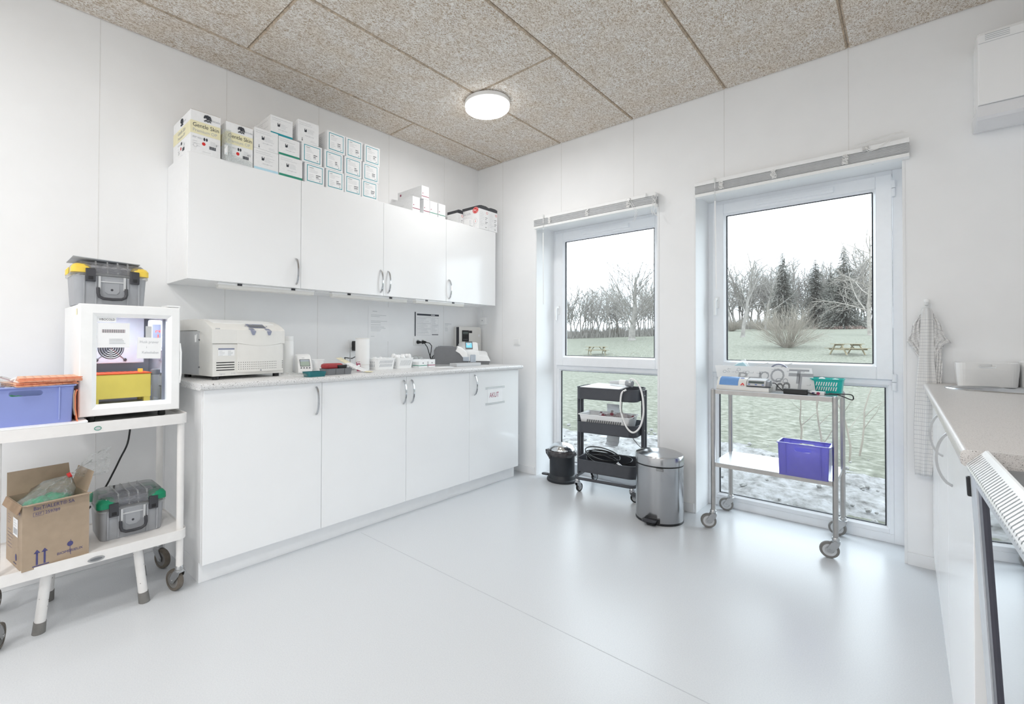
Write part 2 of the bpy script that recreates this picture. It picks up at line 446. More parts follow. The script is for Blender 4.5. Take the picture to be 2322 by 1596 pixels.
# ------------------------------------------------------------------ windows
def frame_ring(mb, x0, x1, z0, z1, l, r, b, t, y0, y1, m):
    mb.box(x0, x0 + l, y0, y1, z0, z1, m); mb.box(x1 - r, x1, y0, y1, z0, z1, m)
    mb.box(x0 + l, x1 - r, y0, y1, z0, z0 + b, m); mb.box(x0 + l, x1 - r, y0, y1, z1 - t, z1, m)
def bead_ring(mb, x0, x1, z0, z1, w, y0, y1, m):
    """glazing bead with a sloped face towards the glass"""
    for e0, e1, ya, yb in ((0, w, y0, y1),):
        o = [(x0, ya, z0), (x1, ya, z0), (x1, ya, z1), (x0, ya, z1)]
        i = [(x0 + w, yb, z0 + w), (x1 - w, yb, z0 + w), (x1 - w, yb, z1 - w), (x0 + w, yb, z1 - w)]
        mb.loft([o, i], m, False, False)
def window(n, X0, X1):
    t = bpy.data.objects.new('window_%d' % n, None); COL.objects.link(t); tag(t, kind='structure')
    d = X0 - W2[0]
    f = MB()
    frame_ring(f, X0, X1, 0, LINT, .03, .042, .05, .025, YF, YF + .075, 'upvc')
    f.box(X0 + .03, X1 - .042, YF, YF + .075, .888, .918, 'upvc')
    # lower fixed light
    frame_ring(f, X0 + .03, X1 - .042, .05, .888, .022, .02, .025, .004, YF + .002, YF + .06, 'upvc')
    bead_ring(f, X0 + .052, X1 - .062, .075, .884, .012, YF + .002, YF + .02, 'upvc')
    f.build('frame', t, smooth=False, bevel=.003)
    s = MB(); sx0, sx1, sz0, sz1 = X0 + .032, X1 - .043, .919, 2.079
    frame_ring(s, sx0, sx1, sz0, sz1, .07, .07, .073, .07, YF - .02, YF + .055, 'upvc')
    bead_ring(s, sx0 + .07, sx1 - .07, sz0 + .073, sz1 - .07, .012, YF - .018, YF + .003, 'upvc')
    sash = s.build('sash', t, smooth=False, bevel=.004)
    g = MB()
    for (x0, x1, z0, z1, yy) in ((sx0 + .08, sx1 - .08, sz0 + .083, sz1 - .08, YF + .004), (X0 + .062, X1 - .072, .085, .876, YF + .02)):
        frame_ring(g, x0, x1, z0, z1, .008, .008, .006, .006, yy, yy + .012, 'gasket')
    g.build('gasket', t, smooth=False)
    for (x0, x1, z0, z1, yy) in ((sx0 + .08, sx1 - .08, sz0 + .083, sz1 - .08, YF + .012), (X0 + .062, X1 - .072, .085, .876, YF + .028)):
        p = MB(); p.quad((x0, yy, z0), (x1, yy, z0), (x1, yy, z1), (x0, yy, z1), 'window_glass'); p.build('glass_pane', t, smooth=False, recalc=False)
    v = MB(); v.prism([(YF - .02, 2.062), (YF - .038, 2.058), (YF - .042, 2.038), (YF - .034, 2.026), (YF - .02, 2.026)], X0 + .30, X0 + .70, 'upvc', 'x')
    v.build('trickle_vent', t, bevel=.002)
    h = MB(); hx = X0 + .062
    h.box(hx - .012, hx + .012, YF - .03, YF - .02, 1.36, 1.44, 'plastic_white')
    h.tube([(hx, YF - .03, 1.42), (hx, YF - .055, 1.422), (hx - .003, YF - .062, 1.405), (hx - .004, YF - .06, 1.31)], .009, 'plastic_white', 10)
    h.build('window_handle', t, bevel=.003)
    k = MB(); hx = X1 - .038
    for z in (1.995, .905):
        k.cyl((hx, YF - .012, z - .045), (hx, YF - .012, z + .0), .011, 'satin' if 0 else 'upvc', 14); k.cyl((hx, YF - .012, z + .003), (hx, YF - .012, z + .045), .011, 'upvc', 14)
    k.build('hinge', t)
window(1, *W1); window(2, *W2)

# ------------------------------------------------------------------ blinds
def rope_bundle(mb, x, y, z0, z1, seed):
    q = random.Random(seed)
    for j in range(7):
        pts = []
        z = z1
        while z > z0:
            pts.append((x + q.uniform(-.016, .016), y - q.uniform(0, .007), z)); z -= q.uniform(.004, .009)
        mb.tube(pts, .0022, 'cord_white', 5)
def blind(X0, X1, label, wandx, wz, cordside):
    t = thing('venetian_blind', label, 'blind', ((X0 + X1) / 2, -.03, 2.12), 0, 'raised venetian blinds over the two windows')
    a, b = X0 - t.location.x, X1 - t.location.x
    h = MB(); h.box(a, b, -.026, .026, .022, .046, 'plastic_white'); h.box(a + .01, b - .01, .004, .027, .046, .05, 'plastic_white'); h.build('headrail', t, smooth=False, bevel=.002)
    s = MB(); q = random.Random(int(X0 * 100))
    for i in range(11):
        z = -.028 + i * .0044; e = q.uniform(-.0015, .0015)
        ring = [(-.024 + e, z), (.024 + e, z), (.0245 + e, z + .0018), (.024 + e, z + .0037), (-.024 + e, z + .0037), (-.0245 + e, z + .0018)]
        s.prism(ring, a + .004, b - .004, 'slat_grey', 'x')
    s.build('slats', t)
    r = MB(); r.box(a + .002, b - .002, -.027, .026, -.05, -.031, 'plastic_white')
    for k in (.12, .5, .86): r.cyl((a + (b - a) * k, -.004, -.053), (a + (b - a) * k, -.004, -.05), .005, 'plastic_white', 10)
    r.build('bottom_rail', t, smooth=False, bevel=.003)
    for k in ((.155, .49, .81) if X0 < 1 else (.155, .43, .75)):
        m = MB(); rope_bundle(m, a + (b - a) * k, -.026, -.03, .024, int(k * 100) + int(X0 * 10)); m.build('ladder_cord', t)
    w = MB(); wx = wandx - t.location.x
    w.box(wx - .004, wx + .004, -.04, -.026, .02, .05, 'clear_plastic'); w.tube([(wx, -.038, .03), (wx, -.04, -.02)], .002, 'cord_white', 6)
    w.tube([(wx, -.04, -.02), (wx + .002, -.042, -.12)], .0035, 'clear_plastic', 6)
    w.tube([(wx + .002, -.042, -.1), (wx + .004, -.044, -.25), (wx + .009, -.046, wz - 2.12)], .0042, 'plastic_white', 8)
    w.build('tilt_wand', t)
    c = MB(); q = random.Random(5 + int(X0))
    if cordside == 0:
        x0 = b - .19
        c.box(x0 - .012, x0 + .01, -.034, -.026, .02, .036, 'satin')
        for e in (0, .012): c.tube([(x0 + e, -.034, .025), (x0 + .03 + e, -.036, -.03), (x0 + .055 + e, -.038, -.075), (x0 + .045 + e, -.038, -.11), (x0 + .03 + e, -.036, -.14)], .0014, 'cord_white', 5)
        c.cyl((b - .065, -.036, .02), (b - .065, -.036, .045), .006, 'plastic_white', 8)
        for j in range(5):
            c.tube([(b + .004 + q.uniform(-.03, .012), -.03 - q.uniform(0, .012), .04 - .03 * k - q.uniform(0, .02)) for k in range(6)], .0013, 'cord_white', 5)
    else:
        x0 = b - .17
        c.box(x0 - .012, x0 + .01, -.034, -.026, .026, .046, 'satin')
        for j in range(7):
            c.tube([(x0 - .03 + .035 * k + q.uniform(-.02, .02), -.03 - q.uniform(0, .012), .055 + .004 * k + q.uniform(-.006, .012)) for k in range(6)], .0013, 'cord_white', 5)
        for e in (0, .012): c.tube([(x0, -.034, .04), (x0 + .01 + e, -.038, .012), (x0 + .05 + e, -.04, .02), (x0 + .09 + e, -.036, .05)], .0014, 'cord_white', 5)
    c.build('pull_cord', t)
blind(.672, 1.692, 'raised white venetian blind by the room corner, cords hanging into the glass', .78, 1.43, 0)
blind(1.943, 2.966, 'raised white venetian blind above the window nearest the sink, cord bundled on its headrail', 2.07, 1.46, 1)

# ------------------------------------------------------------------ ceiling lamps
def lamp(x, y, label):
    t = thing('ceiling_lamp', label, 'lamp', (x, y, H))
    m = MB(); m.lathe([(.13, -.0005), (.15, -.006), (.151, -.03), (.146, -.034)], 'plastic_white', 48); m.build('housing', t)
    g = MB(); g.lathe([(.146, -.03), (.149, -.036), (.147, -.052), (.135, -.062), (.10, -.066), (.0, -.068)], 'lamp_glow', 48, cap1=False); g.build('diffuser', t)
    return t
LAMPS = [(.905, -.925, 'round white ceiling lamp, lit, on the wood-wool ceiling'),
         (2.6, -3.3, 'second round ceiling lamp, unseen, added for fill light near the middle of the room'),  # from here on: unseen lamps, added to fill the room with light
         (1.35, -3.9, 'third round ceiling lamp, unseen, added for fill light behind the middle of the room'),
         (.905, -5.1, 'fourth round ceiling lamp, unseen, added for fill light by the back wall'), (2.75, -5.1, 'fifth round ceiling lamp, unseen, added for fill light in the back corner')]
for x, y, lb in LAMPS:
    t = lamp(x, y, lb)
    ld = bpy.data.lights.new('lamp_light', 'AREA'); ld.shape = 'DISK'; ld.size = .28; ld.energy = LAMP_W if y < -2 else LAMP_W0; ld.color = (1, .99, .98)
    lo = bpy.data.objects.new('lamp_light', ld); COL.objects.link(lo); lo.parent = t; lo.location = (0, 0, -.075)

# ------------------------------------------------------------------ wall cabinets and base cabinets
def bow_handle(mb, o, out, ax, L, sag, m='chrome', w=.009):
    """flat bow pull: o centre, out = outward direction, ax = long axis"""
    o, out, ax = Vector(o), Vector(out), Vector(ax); sd = out.cross(ax)
    pts = []
    for i in range(25):
        a = -1 + 2 * i / 24
        pts.append(o + ax * (a * L / 2) + out * (sag * (1 - a * a) ** .6 if abs(a) < 1 else 0))
    rings = []
    for i, p in enumerate(pts):
        a = pts[max(0, i - 1)]; b = pts[min(24, i + 1)]; t = (b - a).normalized(); n = sd.cross(t).normalized()
        rings.append([p + sd * w * .5 + n * .003, p - sd * w * .5 + n * .003, p - sd * w * .5 - n * .003, p + sd * w * .5 - n * .003])
    mb.loft(rings, m)
def cabinet(name, label, cat, y0, y1, z0, z1, depth, hy, hz, group):
    t = thing(name, label, cat, (0, (y0 + y1) / 2, z0), 0, group)
    a, b = y0 - t.location.y, y1 - t.location.y
    h = z1 - z0
    m = MB()
    for q0, q1 in ((a, a + .016), (b - .016, b)): m.box(.002, depth - .02, q0, q1, 0, h, 'carcass')
    m.box(.002, depth - .02, a + .016, b - .016, 0, .016, 'carcass'); m.box(.002, depth - .02, a + .016, b - .016, h - .016, h, 'carcass')
    m.box(.002, .01, a + .016, b - .016, .016, h - .016, 'carcass')
    m.build('carcass', t, smooth=False, bevel=.0008)
    d = MB(); d.box(depth - .0185, depth, a + .0015, b - .0015, 0, h, 'lacquer'); do = d.build('door', t, smooth=False, bevel=.0012)
    k = MB(); bow_handle(k, (depth, hy - t.location.y, hz - z0), RX, UZ, .15, .028); k.build('handle', do)
    return t
B0 = -2.562
ordn = ['first from the left, beside the toolbox shelf', 'second from the left, under the teal-labelled cartons', 'third from the left, under the small striped cartons', 'nearest the corner']
hu = (-1.991, -1.386, -1.323, -.732); hl = (-1.997, -1.386, -1.32, -.707)
ul = ['white wall cabinet with the two cream-banded glove cartons on top', 'white wall cabinet carrying the teal-framed cartons', 'white wall cabinet with the small red-striped cartons on top', 'white wall cabinet at the room corner with black-lidded cartons on top']
bl = ['white base cabinet under the centrifuge, at the cart end', 'white base cabinet under the grey tray and paper-towel roll', 'white base cabinet under the two white baskets', 'white base cabinet at the window end with a paper note on its door']
for i in range(4):
    cabinet('wall_cabinet', ul[i], 'cabinet', B0 + .6 * i, B0 + .6 * (i + 1), 1.436, 2.074, .35, hu[i], 1.532, 'white wall cabinets')
for i in range(4):
    cabinet('base_cabinet', bl[i], 'cabinet', B0 + .6 * i, B0 + .6 * (i + 1), .096, .897, .60, hl[i], .80, 'white base cabinets')
m = MB(); m.box(.014, .555, B0, B0 + 2.40, 0, .0945, 'carcass'); 
tag(m.build('plinth', smooth=False, bevel=.0015), 'white plinth under the long row of base cabinets', 'plinth')
m = MB()
prof = [(.002, .899), (.618, .899), (.628, .903), (.632, .911), (.632, .921), (.628, .928), (.62, .930), (.002, .930)]
m.prism(prof, -2.582, -.138, 'worktop', 'y')
tag(m.build('worktop', bevel=0), 'long speckled grey laminate worktop over the white base cabinets', 'worktop')
def undercab(y0, y1, x, label):
    t = thing('under_cabinet_light', label, 'light', (x, (y0 + y1) / 2, 1.436), 0, 'strip lights under the wall cabinets')
    L = (y1 - y0) / 2
    m = MB(); m.box(-.02, .02, -L, L, -.012, -.0005, 'plastic_white'); m.build('housing', t, smooth=False, bevel=.002)
    g = MB(); g.prism([(-.019, -.012), (-.017, -.028), (0, -.034), (.017, -.028), (.019, -.012)], -L + .004, L - .004, 'plastic_offwhite', 'y'); g.build('diffuser', t)
    for s in (-.6, .5): k = MB(); k.box(.018, .0225, L * s - .012, L * s + .012, -.012, -.0005, 'dark_plastic'); k.build('clip', t, smooth=False)
    c = MB(); c.tube([(-.004, L, -.008), (-.008, L + .05, -.006), (.004, L + .11, -.008), (.0, L + .15, -.004)], .002, 'plastic_white', 6); c.build('power_lead', t)
undercab(-2.405, -1.85, .29, 'unlit strip light under the wall cabinets above the centrifuge')
undercab(-1.73, -1.115, .29, 'unlit strip light under the wall cabinets above the white baskets')
undercab(-1.06, -.545, .32, 'unlit strip light under the wall cabinets above the grey analyser')
# ------------------------------------------------------------------ cartons on top of the wall cabinets
ZT = 2.0745
def carton(label, y0, y1, z0, z1, xf, depth, group=None, rz=0, name='carton', mat='card_white', cat='box'):
    t = thing(name, label, cat, (xf - depth / 2, (y0 + y1) / 2, z0), rz, group)
    w, d, h = (y1 - y0) / 2, depth / 2, z1 - z0
    m = MB(); m.box(-d, d, -w, w, 0, h, mat)
    return t, m, d, w, h
def fin(t, m, flap=True, bevel=.0012):
    o = m.build('box_body', t, smooth=False)
    return o
# cream-banded glove cartons
def glove(label, y0, y1, z1, size):
    t, m, d, w, h = carton(label, y0, y1, ZT, z1, .348, .285, 'cream-banded glove cartons')
    e = .0006
    m.rect((d + e, 0, h * .60), RY, UZ, 2 * w, h * .30, 'cream_band')
    m.rect((0, -w - e, h * .60), RX, UZ, 2 * d, h * .30, 'cream_band')
    def face(o, r):
        o, r = Vector(o), Vector(r); u = Vector(UZ); n = r.cross(u)
        P = lambda a, b: o + r * a * w + u * (b * h) + n * .0012
        m.text('Gentle Skin', .029, P(-.88, .655), r, u, 'print_grey' if r.x else 'print_dark', 'LEFT', .92)
        m.text('Premium OP', .023, P(-.88, .53), r, u, 'print_grey', 'LEFT', .95)
        m.text('ditrade', .016, P(.30, .86), r, u, 'print_grey', 'LEFT')
        for k, (a, b, s) in enumerate(((-.02, .875, .018), (.10, .885, .02), (.22, .875, .018))):
            m.tube([P(a + .10 * math.cos(R(q)) , b + .085 * math.sin(R(q)) - .02) for q in range(-10, 200, 30)], .0035, 'print_dark', 5)
        m.tube([P(-.12, .80), P(.0, .825), P(.12, .80), P(.22, .825), P(.32, .80)], .003, 'print_dark', 5)
        m.text('REF 9021', .012, P(-.88, .36), r, u, 'print_grey', 'LEFT')
        for a in (-.10, .06): m.disc(P(a, .36), r, u, .0045, 'print_dark', 12, .0085)
        m.disc(P(-.14, .245), r, u, .0085, 'red_ink', 16)
        m.text(size, .014, P(.72, .27), r, u, 'print_dark', 'CENTER')
        m.rect(P(.45, .19), r, u, .032, .016, 'print_grey')
        for k in range(9): m.rect(P(.25 + .05 * k, .19) + n * .0003, r, u, .0014 + .001 * (k % 3), .016, 'print_dark')
        m.lines(P(-.88, .27), r, u, .04, 3, .011, 'print_grey'); m.lines(P(.3, .34), r, u, .045, 4, .006, 'print_grey', .001); m.disc(P(-.7, .17), r, u, .009, 'print_grey', 16); m.disc(P(-.7, .17) + n * .0003, r, u, .0078, 'card_white', 16)
        m.lines(P(-.2, .06), r, u, .07, 1, .01, 'print_grey', .001)
    face((d, 0, 0), RY); face((0, -w, 0), RX)
    m.box(-d + .004, d - .002, -w + .002, w - .002, h, h + .0022, 'card_brown')
    fin(t, m)
glove('tallest cream-banded surgical glove carton at the end of the wall cabinets', -2.552, -2.412, 2.287, '7')
glove('cream-banded surgical glove carton behind the clear plastic packet', -2.384, -2.246, 2.284, '6½')
t = thing('plastic_packet', 'clear plastic packet leaning on the second cream-banded carton', 'packet', (.352, -2.36, ZT))
m = MB(); m.loft([[(.0, -.045, 0), (.012, -.045, 0), (.012, -.0, 0), (.0, .0, 0)], [(.0, -.046, .08), (.014, -.043, .08), (.012, .0, .08), (.0, .002, .08)], [(.0, -.044, .155), (.006, -.03, .16), (.006, -.004, .162), (.0, -.002, .158)]], 'clear_bag')
m.rect((.013, -.03, .05), RY, UZ, .016, .05, 'paper'); m.text('>', .012, (.0145, -.03, .03), RY, UZ, 'teal_ink'); m.build('packet_film', t)
m = MB(); m.loft([[(.0, .0, 0), (.007, .0, 0), (.007, .11, 0), (.0, .11, 0)], [(.0, .0, .03), (.01, .0, .035), (.006, .11, .022), (.0, .11, .02)]], 'clear_bag'); m.build('loose_end', t)
# plain white cartons with a coloured base stripe
def plain(label, y0, y1, z0, z1, stripe, depth=.27, xf=.347, rz=0, icons=0, seed=1):
    t, m, d, w, h = carton(label, y0, y1, z0, z1, xf, depth, 'white cartons with fine print', rz)
    e = .0007; o = lambda a, b: (d + e, a * w, b * h)
    if stripe: m.rect(o(0, .055), RY, UZ, 2 * w, h * .11, stripe)
    m.lines(o(-.88, .88), RY, UZ, w * 1.7, 2, .010, 'print_grey', .0012, seed)
    m.rect(o(-.36, .57), RY, UZ, .004, .020, 'print_dark'); m.rect((d + e, -.36 * w + .006, .57 * h - .0035), RY, UZ, .009, .013, 'print_dark'); m.rect((d + e, -.36 * w + .011, .57 * h + .002), RY, UZ, .0035, .016, 'print_dark')
    m.lines(o(-.12, .64), RY, UZ, w * .8, 4, .007, 'print_grey', .0011, seed + 3)
    m.text('www.gbo.com', .0095, o(.1, .33), RY, UZ, 'print_grey')
    if icons:
        m.cyl(o(-.6, .08), o(-.6, .2), .0012, 'print_dark', 6); m.disc(o(-.6, .08), RY, UZ, .003, 'print_dark', 10)
        m.lines(o(.2, .14), RY, UZ, w * .7, 2, .007, 'print_grey', .0011, seed + 5)
    sd = Vector(RX)
    m.lines((-d * .2, -w - e, h * .8), RX, UZ, d, 5, .012, 'print_grey', .0012, seed + 7)
    m.box(-d + .002, d - .001, -w + .003, w - .003, h, h + .0012, 'card_white')
    fin(t, m)
plain('plain white carton stacked on the pale-blue-striped one', -2.238, -2.104, 2.190, 2.302, None, icons=1, seed=11)
plain('white carton with a pale blue stripe along its base', -2.238, -2.102, ZT, 2.188, 'paleblue_ink', seed=12)
plain('white carton with a green stripe, on the cabinet top', -2.097, -1.956, ZT, 2.192, 'green_ink', seed=13)
plain('white carton in the middle of the stack, on the green-striped one', -2.10, -1.974, 2.1935, 2.297, 'green_ink', seed=14)
plain('white carton with a teal stripe on top of the stack', -2.142, -2.012, 2.3035, 2.408, 'teal_ink', .30, .335, seed=15)
plain('slightly turned white carton on the stack beside the teal-striped one', -1.975, -1.845, 2.309, 2.437, None, .26, .345, R(-3), 1, 16)
# teal-framed cartons, four columns
def teal(label, y0, y1, z0, z1, k):
    t, m, d, w, h = carton(label, y0, y1, z0, z1, .347, .24, 'white cartons with a teal label frame')
    e = .0007; o = lambda a, b, c=0: (d + e + c, a * w, b * h)
    m.rect(o(0, .5), RY, UZ, w * 1.62, h * .84, 'teal_ink'); m.rect(o(0, .5, .0003), RY, UZ, w * 1.5, h * .77, 'paper')
    c = .0006
    m.lines(o(-.6, .8, c), RY, UZ, w * .5, 1, .01, 'print_dark', .0022, k); m.lines(o(-.6, .72, c), RY, UZ, w * 1.1, 3, .008, 'print_grey', .0013, k + 1)
    for j, q in enumerate((.46, .37, .3)): m.lines(o(.12, q, c), RY, UZ, w * .5, 1, .01, 'print_dark' if j < 2 else 'print_grey', .0042, k + j)
    m.lines(o(-.6, .44, c), RY, UZ, w * .55, 4, .010, 'print_grey', .0013, k + 4)
    m.rect(o(.52, .19, c), RY, UZ, .007, .007, 'print_grey')
    m.lines((-d * .2, -w - e, h * .8), RX, UZ, d, 7, .012, 'print_grey', .0018, k + 7)
    fin(t, m)
nm = ['first', 'second', 'third', 'last']
for i, (a, b) in enumerate(((-1.938, -1.812), (-1.797, -1.674), (-1.667, -1.545), (-1.538, -1.412))):
    teal('teal-framed carton in the bottom row, %s counting from the glove cartons' % nm[i], a, b, ZT, 2.1915, 20 + i)
for i, (a, b) in enumerate(((-1.958, -1.828), (-1.81, -1.682), (-1.668, -1.542), (-1.53, -1.404))):
    teal('teal-framed carton in the middle row, %s counting from the glove cartons' % nm[i], a, b, 2.193, 2.3075, 30 + i)
for i, (a, b) in enumerate(((-1.793, -1.667), (-1.659, -1.535), (-1.518, -1.397))):
    teal('teal-framed carton in the top row, %s counting from the glove cartons' % ['first', 'second', 'last'][i], a, b, 2.309, 2.432, 40 + i)
# small striped cartons
def small(label, y0, y1, z0, z1, stripe, depth, xf=.347):
    t, m, d, w, h = carton(label, y0, y1, z0, z1, xf, depth, 'small white cartons with one thin stripe')
    o = lambda a, b: (d + .0007, a * w, b * h)
    m.rect(o(0, .2), RY, UZ, 2 * w, .0045, stripe); m.rect(o(-.7, .42), RY, UZ, .007, .007, 'maroon_ink')
    m.rect(o(.1, .8), RY, UZ, .0012, h * .36, 'print_grey'); m.lines(o(-.45, .42), RY, UZ, w * .9, 1, .01, 'print_grey')
    if depth > .2:
        m.rect((-d * .75, -w - .0007, h * .72), RX, UZ, .016, .016, 'maroon_ink'); m.rect((-d * .62, -w - .0007, h * .3), RX, UZ, .06, .008, 'print_dark')
        m.lines((d * .1, -w - .0007, h * .5), RX, UZ, d * .5, 1, .01, 'print_grey')
    fin(t, m)
small('long white red-striped carton lying on top of the small cartons', -1.016, -.945, 2.183, 2.279, 'maroon_ink', .28)
small('long white red-striped carton on the cabinet top, below the uppermost one', -1.102, -1.033, ZT, 2.181, 'maroon_ink', .30, .346)
small('small red-striped carton on the cabinet top next to a green-striped one', -.996, -.936, ZT, 2.181, 'maroon_ink', .14)
small('small green-striped carton touching the red-striped one', -.933, -.855, ZT, 2.182, 'green_ink', .14)
small('small green-striped carton at the free end of the row', -.846, -.772, ZT, 2.182, 'green_ink', .14)
# black-lidded dressing cartons
def lidded(label, y0, y1, z1, xf, depth, kind):
    t, m, d, w, h = carton(label, y0, y1, ZT, z1, xf, depth, 'white cartons with dark grey lids')
    e = .0008; o = lambda a, b, c=0: (d + e + c, a * w, b * h); q = lambda a, b, c=0: (a * d, -w - e - c, b * h)
    m.lines(o(-.75, .72), RY, UZ, w * 1.1, 9, h * .07, 'print_grey', .0016, 3)
    for j in range(12): m.rect(o(-.86, .76 - .06 * j), RY, UZ, .0022, .0022, 'print_grey')
    for j, b in enumerate((.52, .44, .33, .27, .1)): m.lines(o(.35, b), RY, UZ, w * .5, 1, .01, 'print_dark', .0035, j)
    m.disc(o(.72, .74), RY, UZ, .011, 'red_ink'); m.disc(o(.72, .74, .0003), RY, UZ, .0085, 'paper'); m.text('PiC', .008, o(.72, .74, .0006), RY, UZ, 'red_ink')
    if kind == 2:
        m.text('Emo Soffix', .026, q(-.9, .70), RX, UZ, 'print_grey', 'LEFT', .8)
        m.disc(q(.62, .80), RX, UZ, .034, 'red_ink', 28, .028); m.disc(q(.62, .80, .0004), RX, UZ, .031, 'paper', 28, .025); m.disc(q(.62, .80, .0008), RX, UZ, .029, 'red_ink', 28, .023)
        m.text('PiC', .030, q(.62, .79, .0012), RX, UZ, 'paper')
        m.lines(q(-.8, .57), RX, UZ, d * .8, 2, .008, 'print_grey'); m.disc(q(.62, .33), RX, UZ, .020, 'print_grey', 20, .024); m.disc(q(.62, .33, .0003), RX, UZ, .018, 'paper', 20, .022); m.text('2', .03, q(.62, .33, .0008), RX, UZ, 'red_ink'); m.disc(q(.25, .1), RX, UZ, .012, 'red_ink', 20, .01)
    else:
        m.lines(q(-.8, .6), RX, UZ, d, 3, .012, 'print_grey')
    fin(t, m)
    l = MB()
    prof = [(-w, h - .026), (-w, h - .002), (-w * .5, h + .005), (w * .5, h + .005), (w, h - .002), (w, h - .026)]
    l.prism([(a * 1.012, b) for a, b in prof], -d * 1.004, d * 1.006, 'dark_plastic', 'x'); l.build('lid', t)
lidded('black-lidded carton with the big red roundel on its side', -.386, -.263, 2.268, .352, .19, 2)
lidded('black-lidded carton closest to the window wall', -.260, -.144, 2.268, .352, .19, 1)
lidded('black-lidded carton half hidden behind the small printed box', -.462, -.392, 2.245, .175, .12, 1)
t, m, d, w, h = carton('small white box with a printed label in front of the black-lidded cartons', -.455, -.394, ZT, 2.15, .30, .05)
m.lines((d + .0007, -w * .8, h * .8), RY, UZ, w * 1.4, 5, .011, 'print_grey', .002, 4); m.rect((d + .0007, 0, h * .2), RY, UZ, w * 1.4, .008, 'print_dark'); fin(t, m)

# ------------------------------------------------------------------ things on the worktop
ZW = .9302
# centrifuge
t = thing('centrifuge', 'large off-white benchtop centrifuge with louvres and perforated front', 'centrifuge', (.455, -2.476, ZW), R(7.5))
CW, CD = .392, .40      # width along y, depth along -x
prof = [(-CD, .03), (0, .03), (0, .185), (-.002, .25), (-.045, .285), (-.10, .303), (-.17, .308), (-.30, .306), (-CD + .012, .298), (-CD, .285)]
m = MB(); m.prism([(-CD, .018), (-.004, .018), (-.004, .178), (-.05, .205), (-.11, .238), (-.16, .247), (-CD, .247)], .002, CW - .002, 'plastic_offwhite', 'y')
def CR(a): return .012 + .030 * math.cos(math.pi * (a - .56) / .72) if 0 else 0
bul = []
for i in range(13):
    y = .125 + (CW - .012 - .125) * i / 12; s_ = math.sin(math.pi * i / 12)
    bul.append([(-.006, y, .034), (.016 * s_ + .0, y, .034), (.016 * s_, y, .182 - .012 * s_), (-.006, y, .182 - .012 * s_)])
m.loft(bul, 'plastic_offwhite')
for k in range(4): m.rect((-.0034, .066, .044 + .0125 * k + .004), RY, UZ, .092, .0048, 'print_black')
m.rect((-.0033, .07, .139), RY, UZ, .082, .038, 'paper'); m.rect((-.0029, .07, .154), RY, UZ, .082, .0085, 'blue_grey')
m.lines((-.0029, .034, .143), RY, UZ, .03, 4, .0065, 'print_grey', .0014); m.lines((-.0029, .078, .143), RY, UZ, .028, 4, .0065, 'print_dark', .001)
for r_ in range(4):
    for c_ in range(20):
        y = .132 + .0108 * c_; i = (y - .125) / (CW - .012 - .125); 
        m.rect((.0165 * math.sin(math.pi * min(1, i)) + .0005, y, .049 + .0115 * r_), RY, UZ, .0032, .0034, 'print_black')
    m.rect((-.0033, CW - .008, .049 + .0115 * r_), RY, UZ, .008, .0035, 'print_black')
m.text('sigma', .013, (-.0033, .035, .029), RY, UZ, 'print_grey', 'LEFT'); m.text('2-16', .012, (-.0033, .095, .029), RY, UZ, 'print_grey', 'LEFT')
m.disc((.0168, .245, .040), RY, UZ, .0045, 'chrome', 12)
m.box(-CD + .004, -.14, -.001, .003, .022, .245, 'lightgrey_plastic')
for z in (.06, .2): m.cyl((-.139, -.003, z), (-.139, .002, z), .004, 'midgrey_plastic', 8)
for k, (a, b) in enumerate(((0, .02), (.006, .024), (-.005, .02))): m.tube([(-.175 + a, -.0018, .205), (-.172 + a * 1.6, -.0018, .205 + b)], .002, 'plastic_white', 5)
m.tube([(-.172, -.0018, .188), (-.172, -.0018, .212)], .0045, 'plastic_white', 6)
cb = m.build('housing', t)
m = MB()
top = [(0, .182), (0, .252), (-.012, .262), (-.06, .286), (-.11, .300), (-.17, .307), (-.30, .307), (-CD + .012, .300), (-CD - .004, .284), (-CD - .004, .249), (-.16, .249), (-.11, .240), (-.05, .207)]
m.prism(top, -.004, CW + .004, 'plastic_offwhite', 'y')
bul = []
for i in range(13):
    y = .122 + (CW - .01 - .122) * i / 12; s_ = math.sin(math.pi * i / 12)
    bul.append([(-.012, y, .184 - .014 * s_), (.017 * s_, y, .184 - .014 * s_), (.017 * s_, y, .25), (-.012 , y, .258)])
m.loft(bul, 'plastic_offwhite')
m.prism([(-.058, .2868), (-.11, .3015), (-.17, .3085), (-.17, .305), (-.11, .298), (-.058, .284)], .03, CW - .03, 'plastic_white', 'y')
m.lines((.0008, .012, .256), RY, UZ, .045, 1, .01, 'print_grey', .004)
ld = m.build('lid', t)
m = MB(); u = Vector((-.045, 0, .022)).normalized()
m.rect((-.033, .243, .2755), RY, u, .098, .046, 'blue_grey'); m.rect((-.030, .244, .2760), RY, u, .084, .026, 'midgrey_plastic'); m.text('sigma', .009, (-.047, .218, .2836), RY, u, 'paper', 'CENTER')
for yy in (.183, .303): m.disc((-.03, yy, .2748), RY, u, .005, 'blue_grey', 10)
m.build('display', ld, recalc=False)
for yy in (.202, .292):
    m = MB(); m.loft([[(.004, yy - .014, .256), (-.012, yy - .014, .262), (-.012, yy + .014, .262), (.004, yy + .014, .256)], [(.020, yy - .014, .246), (.004, yy - .014, .252), (.004, yy + .014, .252), (.020, yy + .014, .246)], [(.021, yy - .005, .226), (.014, yy - .005, .226), (.014, yy + .005, .226), (.021, yy + .005, .226)]], 'blue_grey'); m.build('latch', ld, bevel=.002)
for x, y in ((-.03, .03), (-.03, CW - .03), (-.33, .03), (-.33, CW - .03)):
    m = MB(); m.cyl((x, y, 0), (x, y, .020), .017, 'black_plastic', 14); m.build('foot', t)
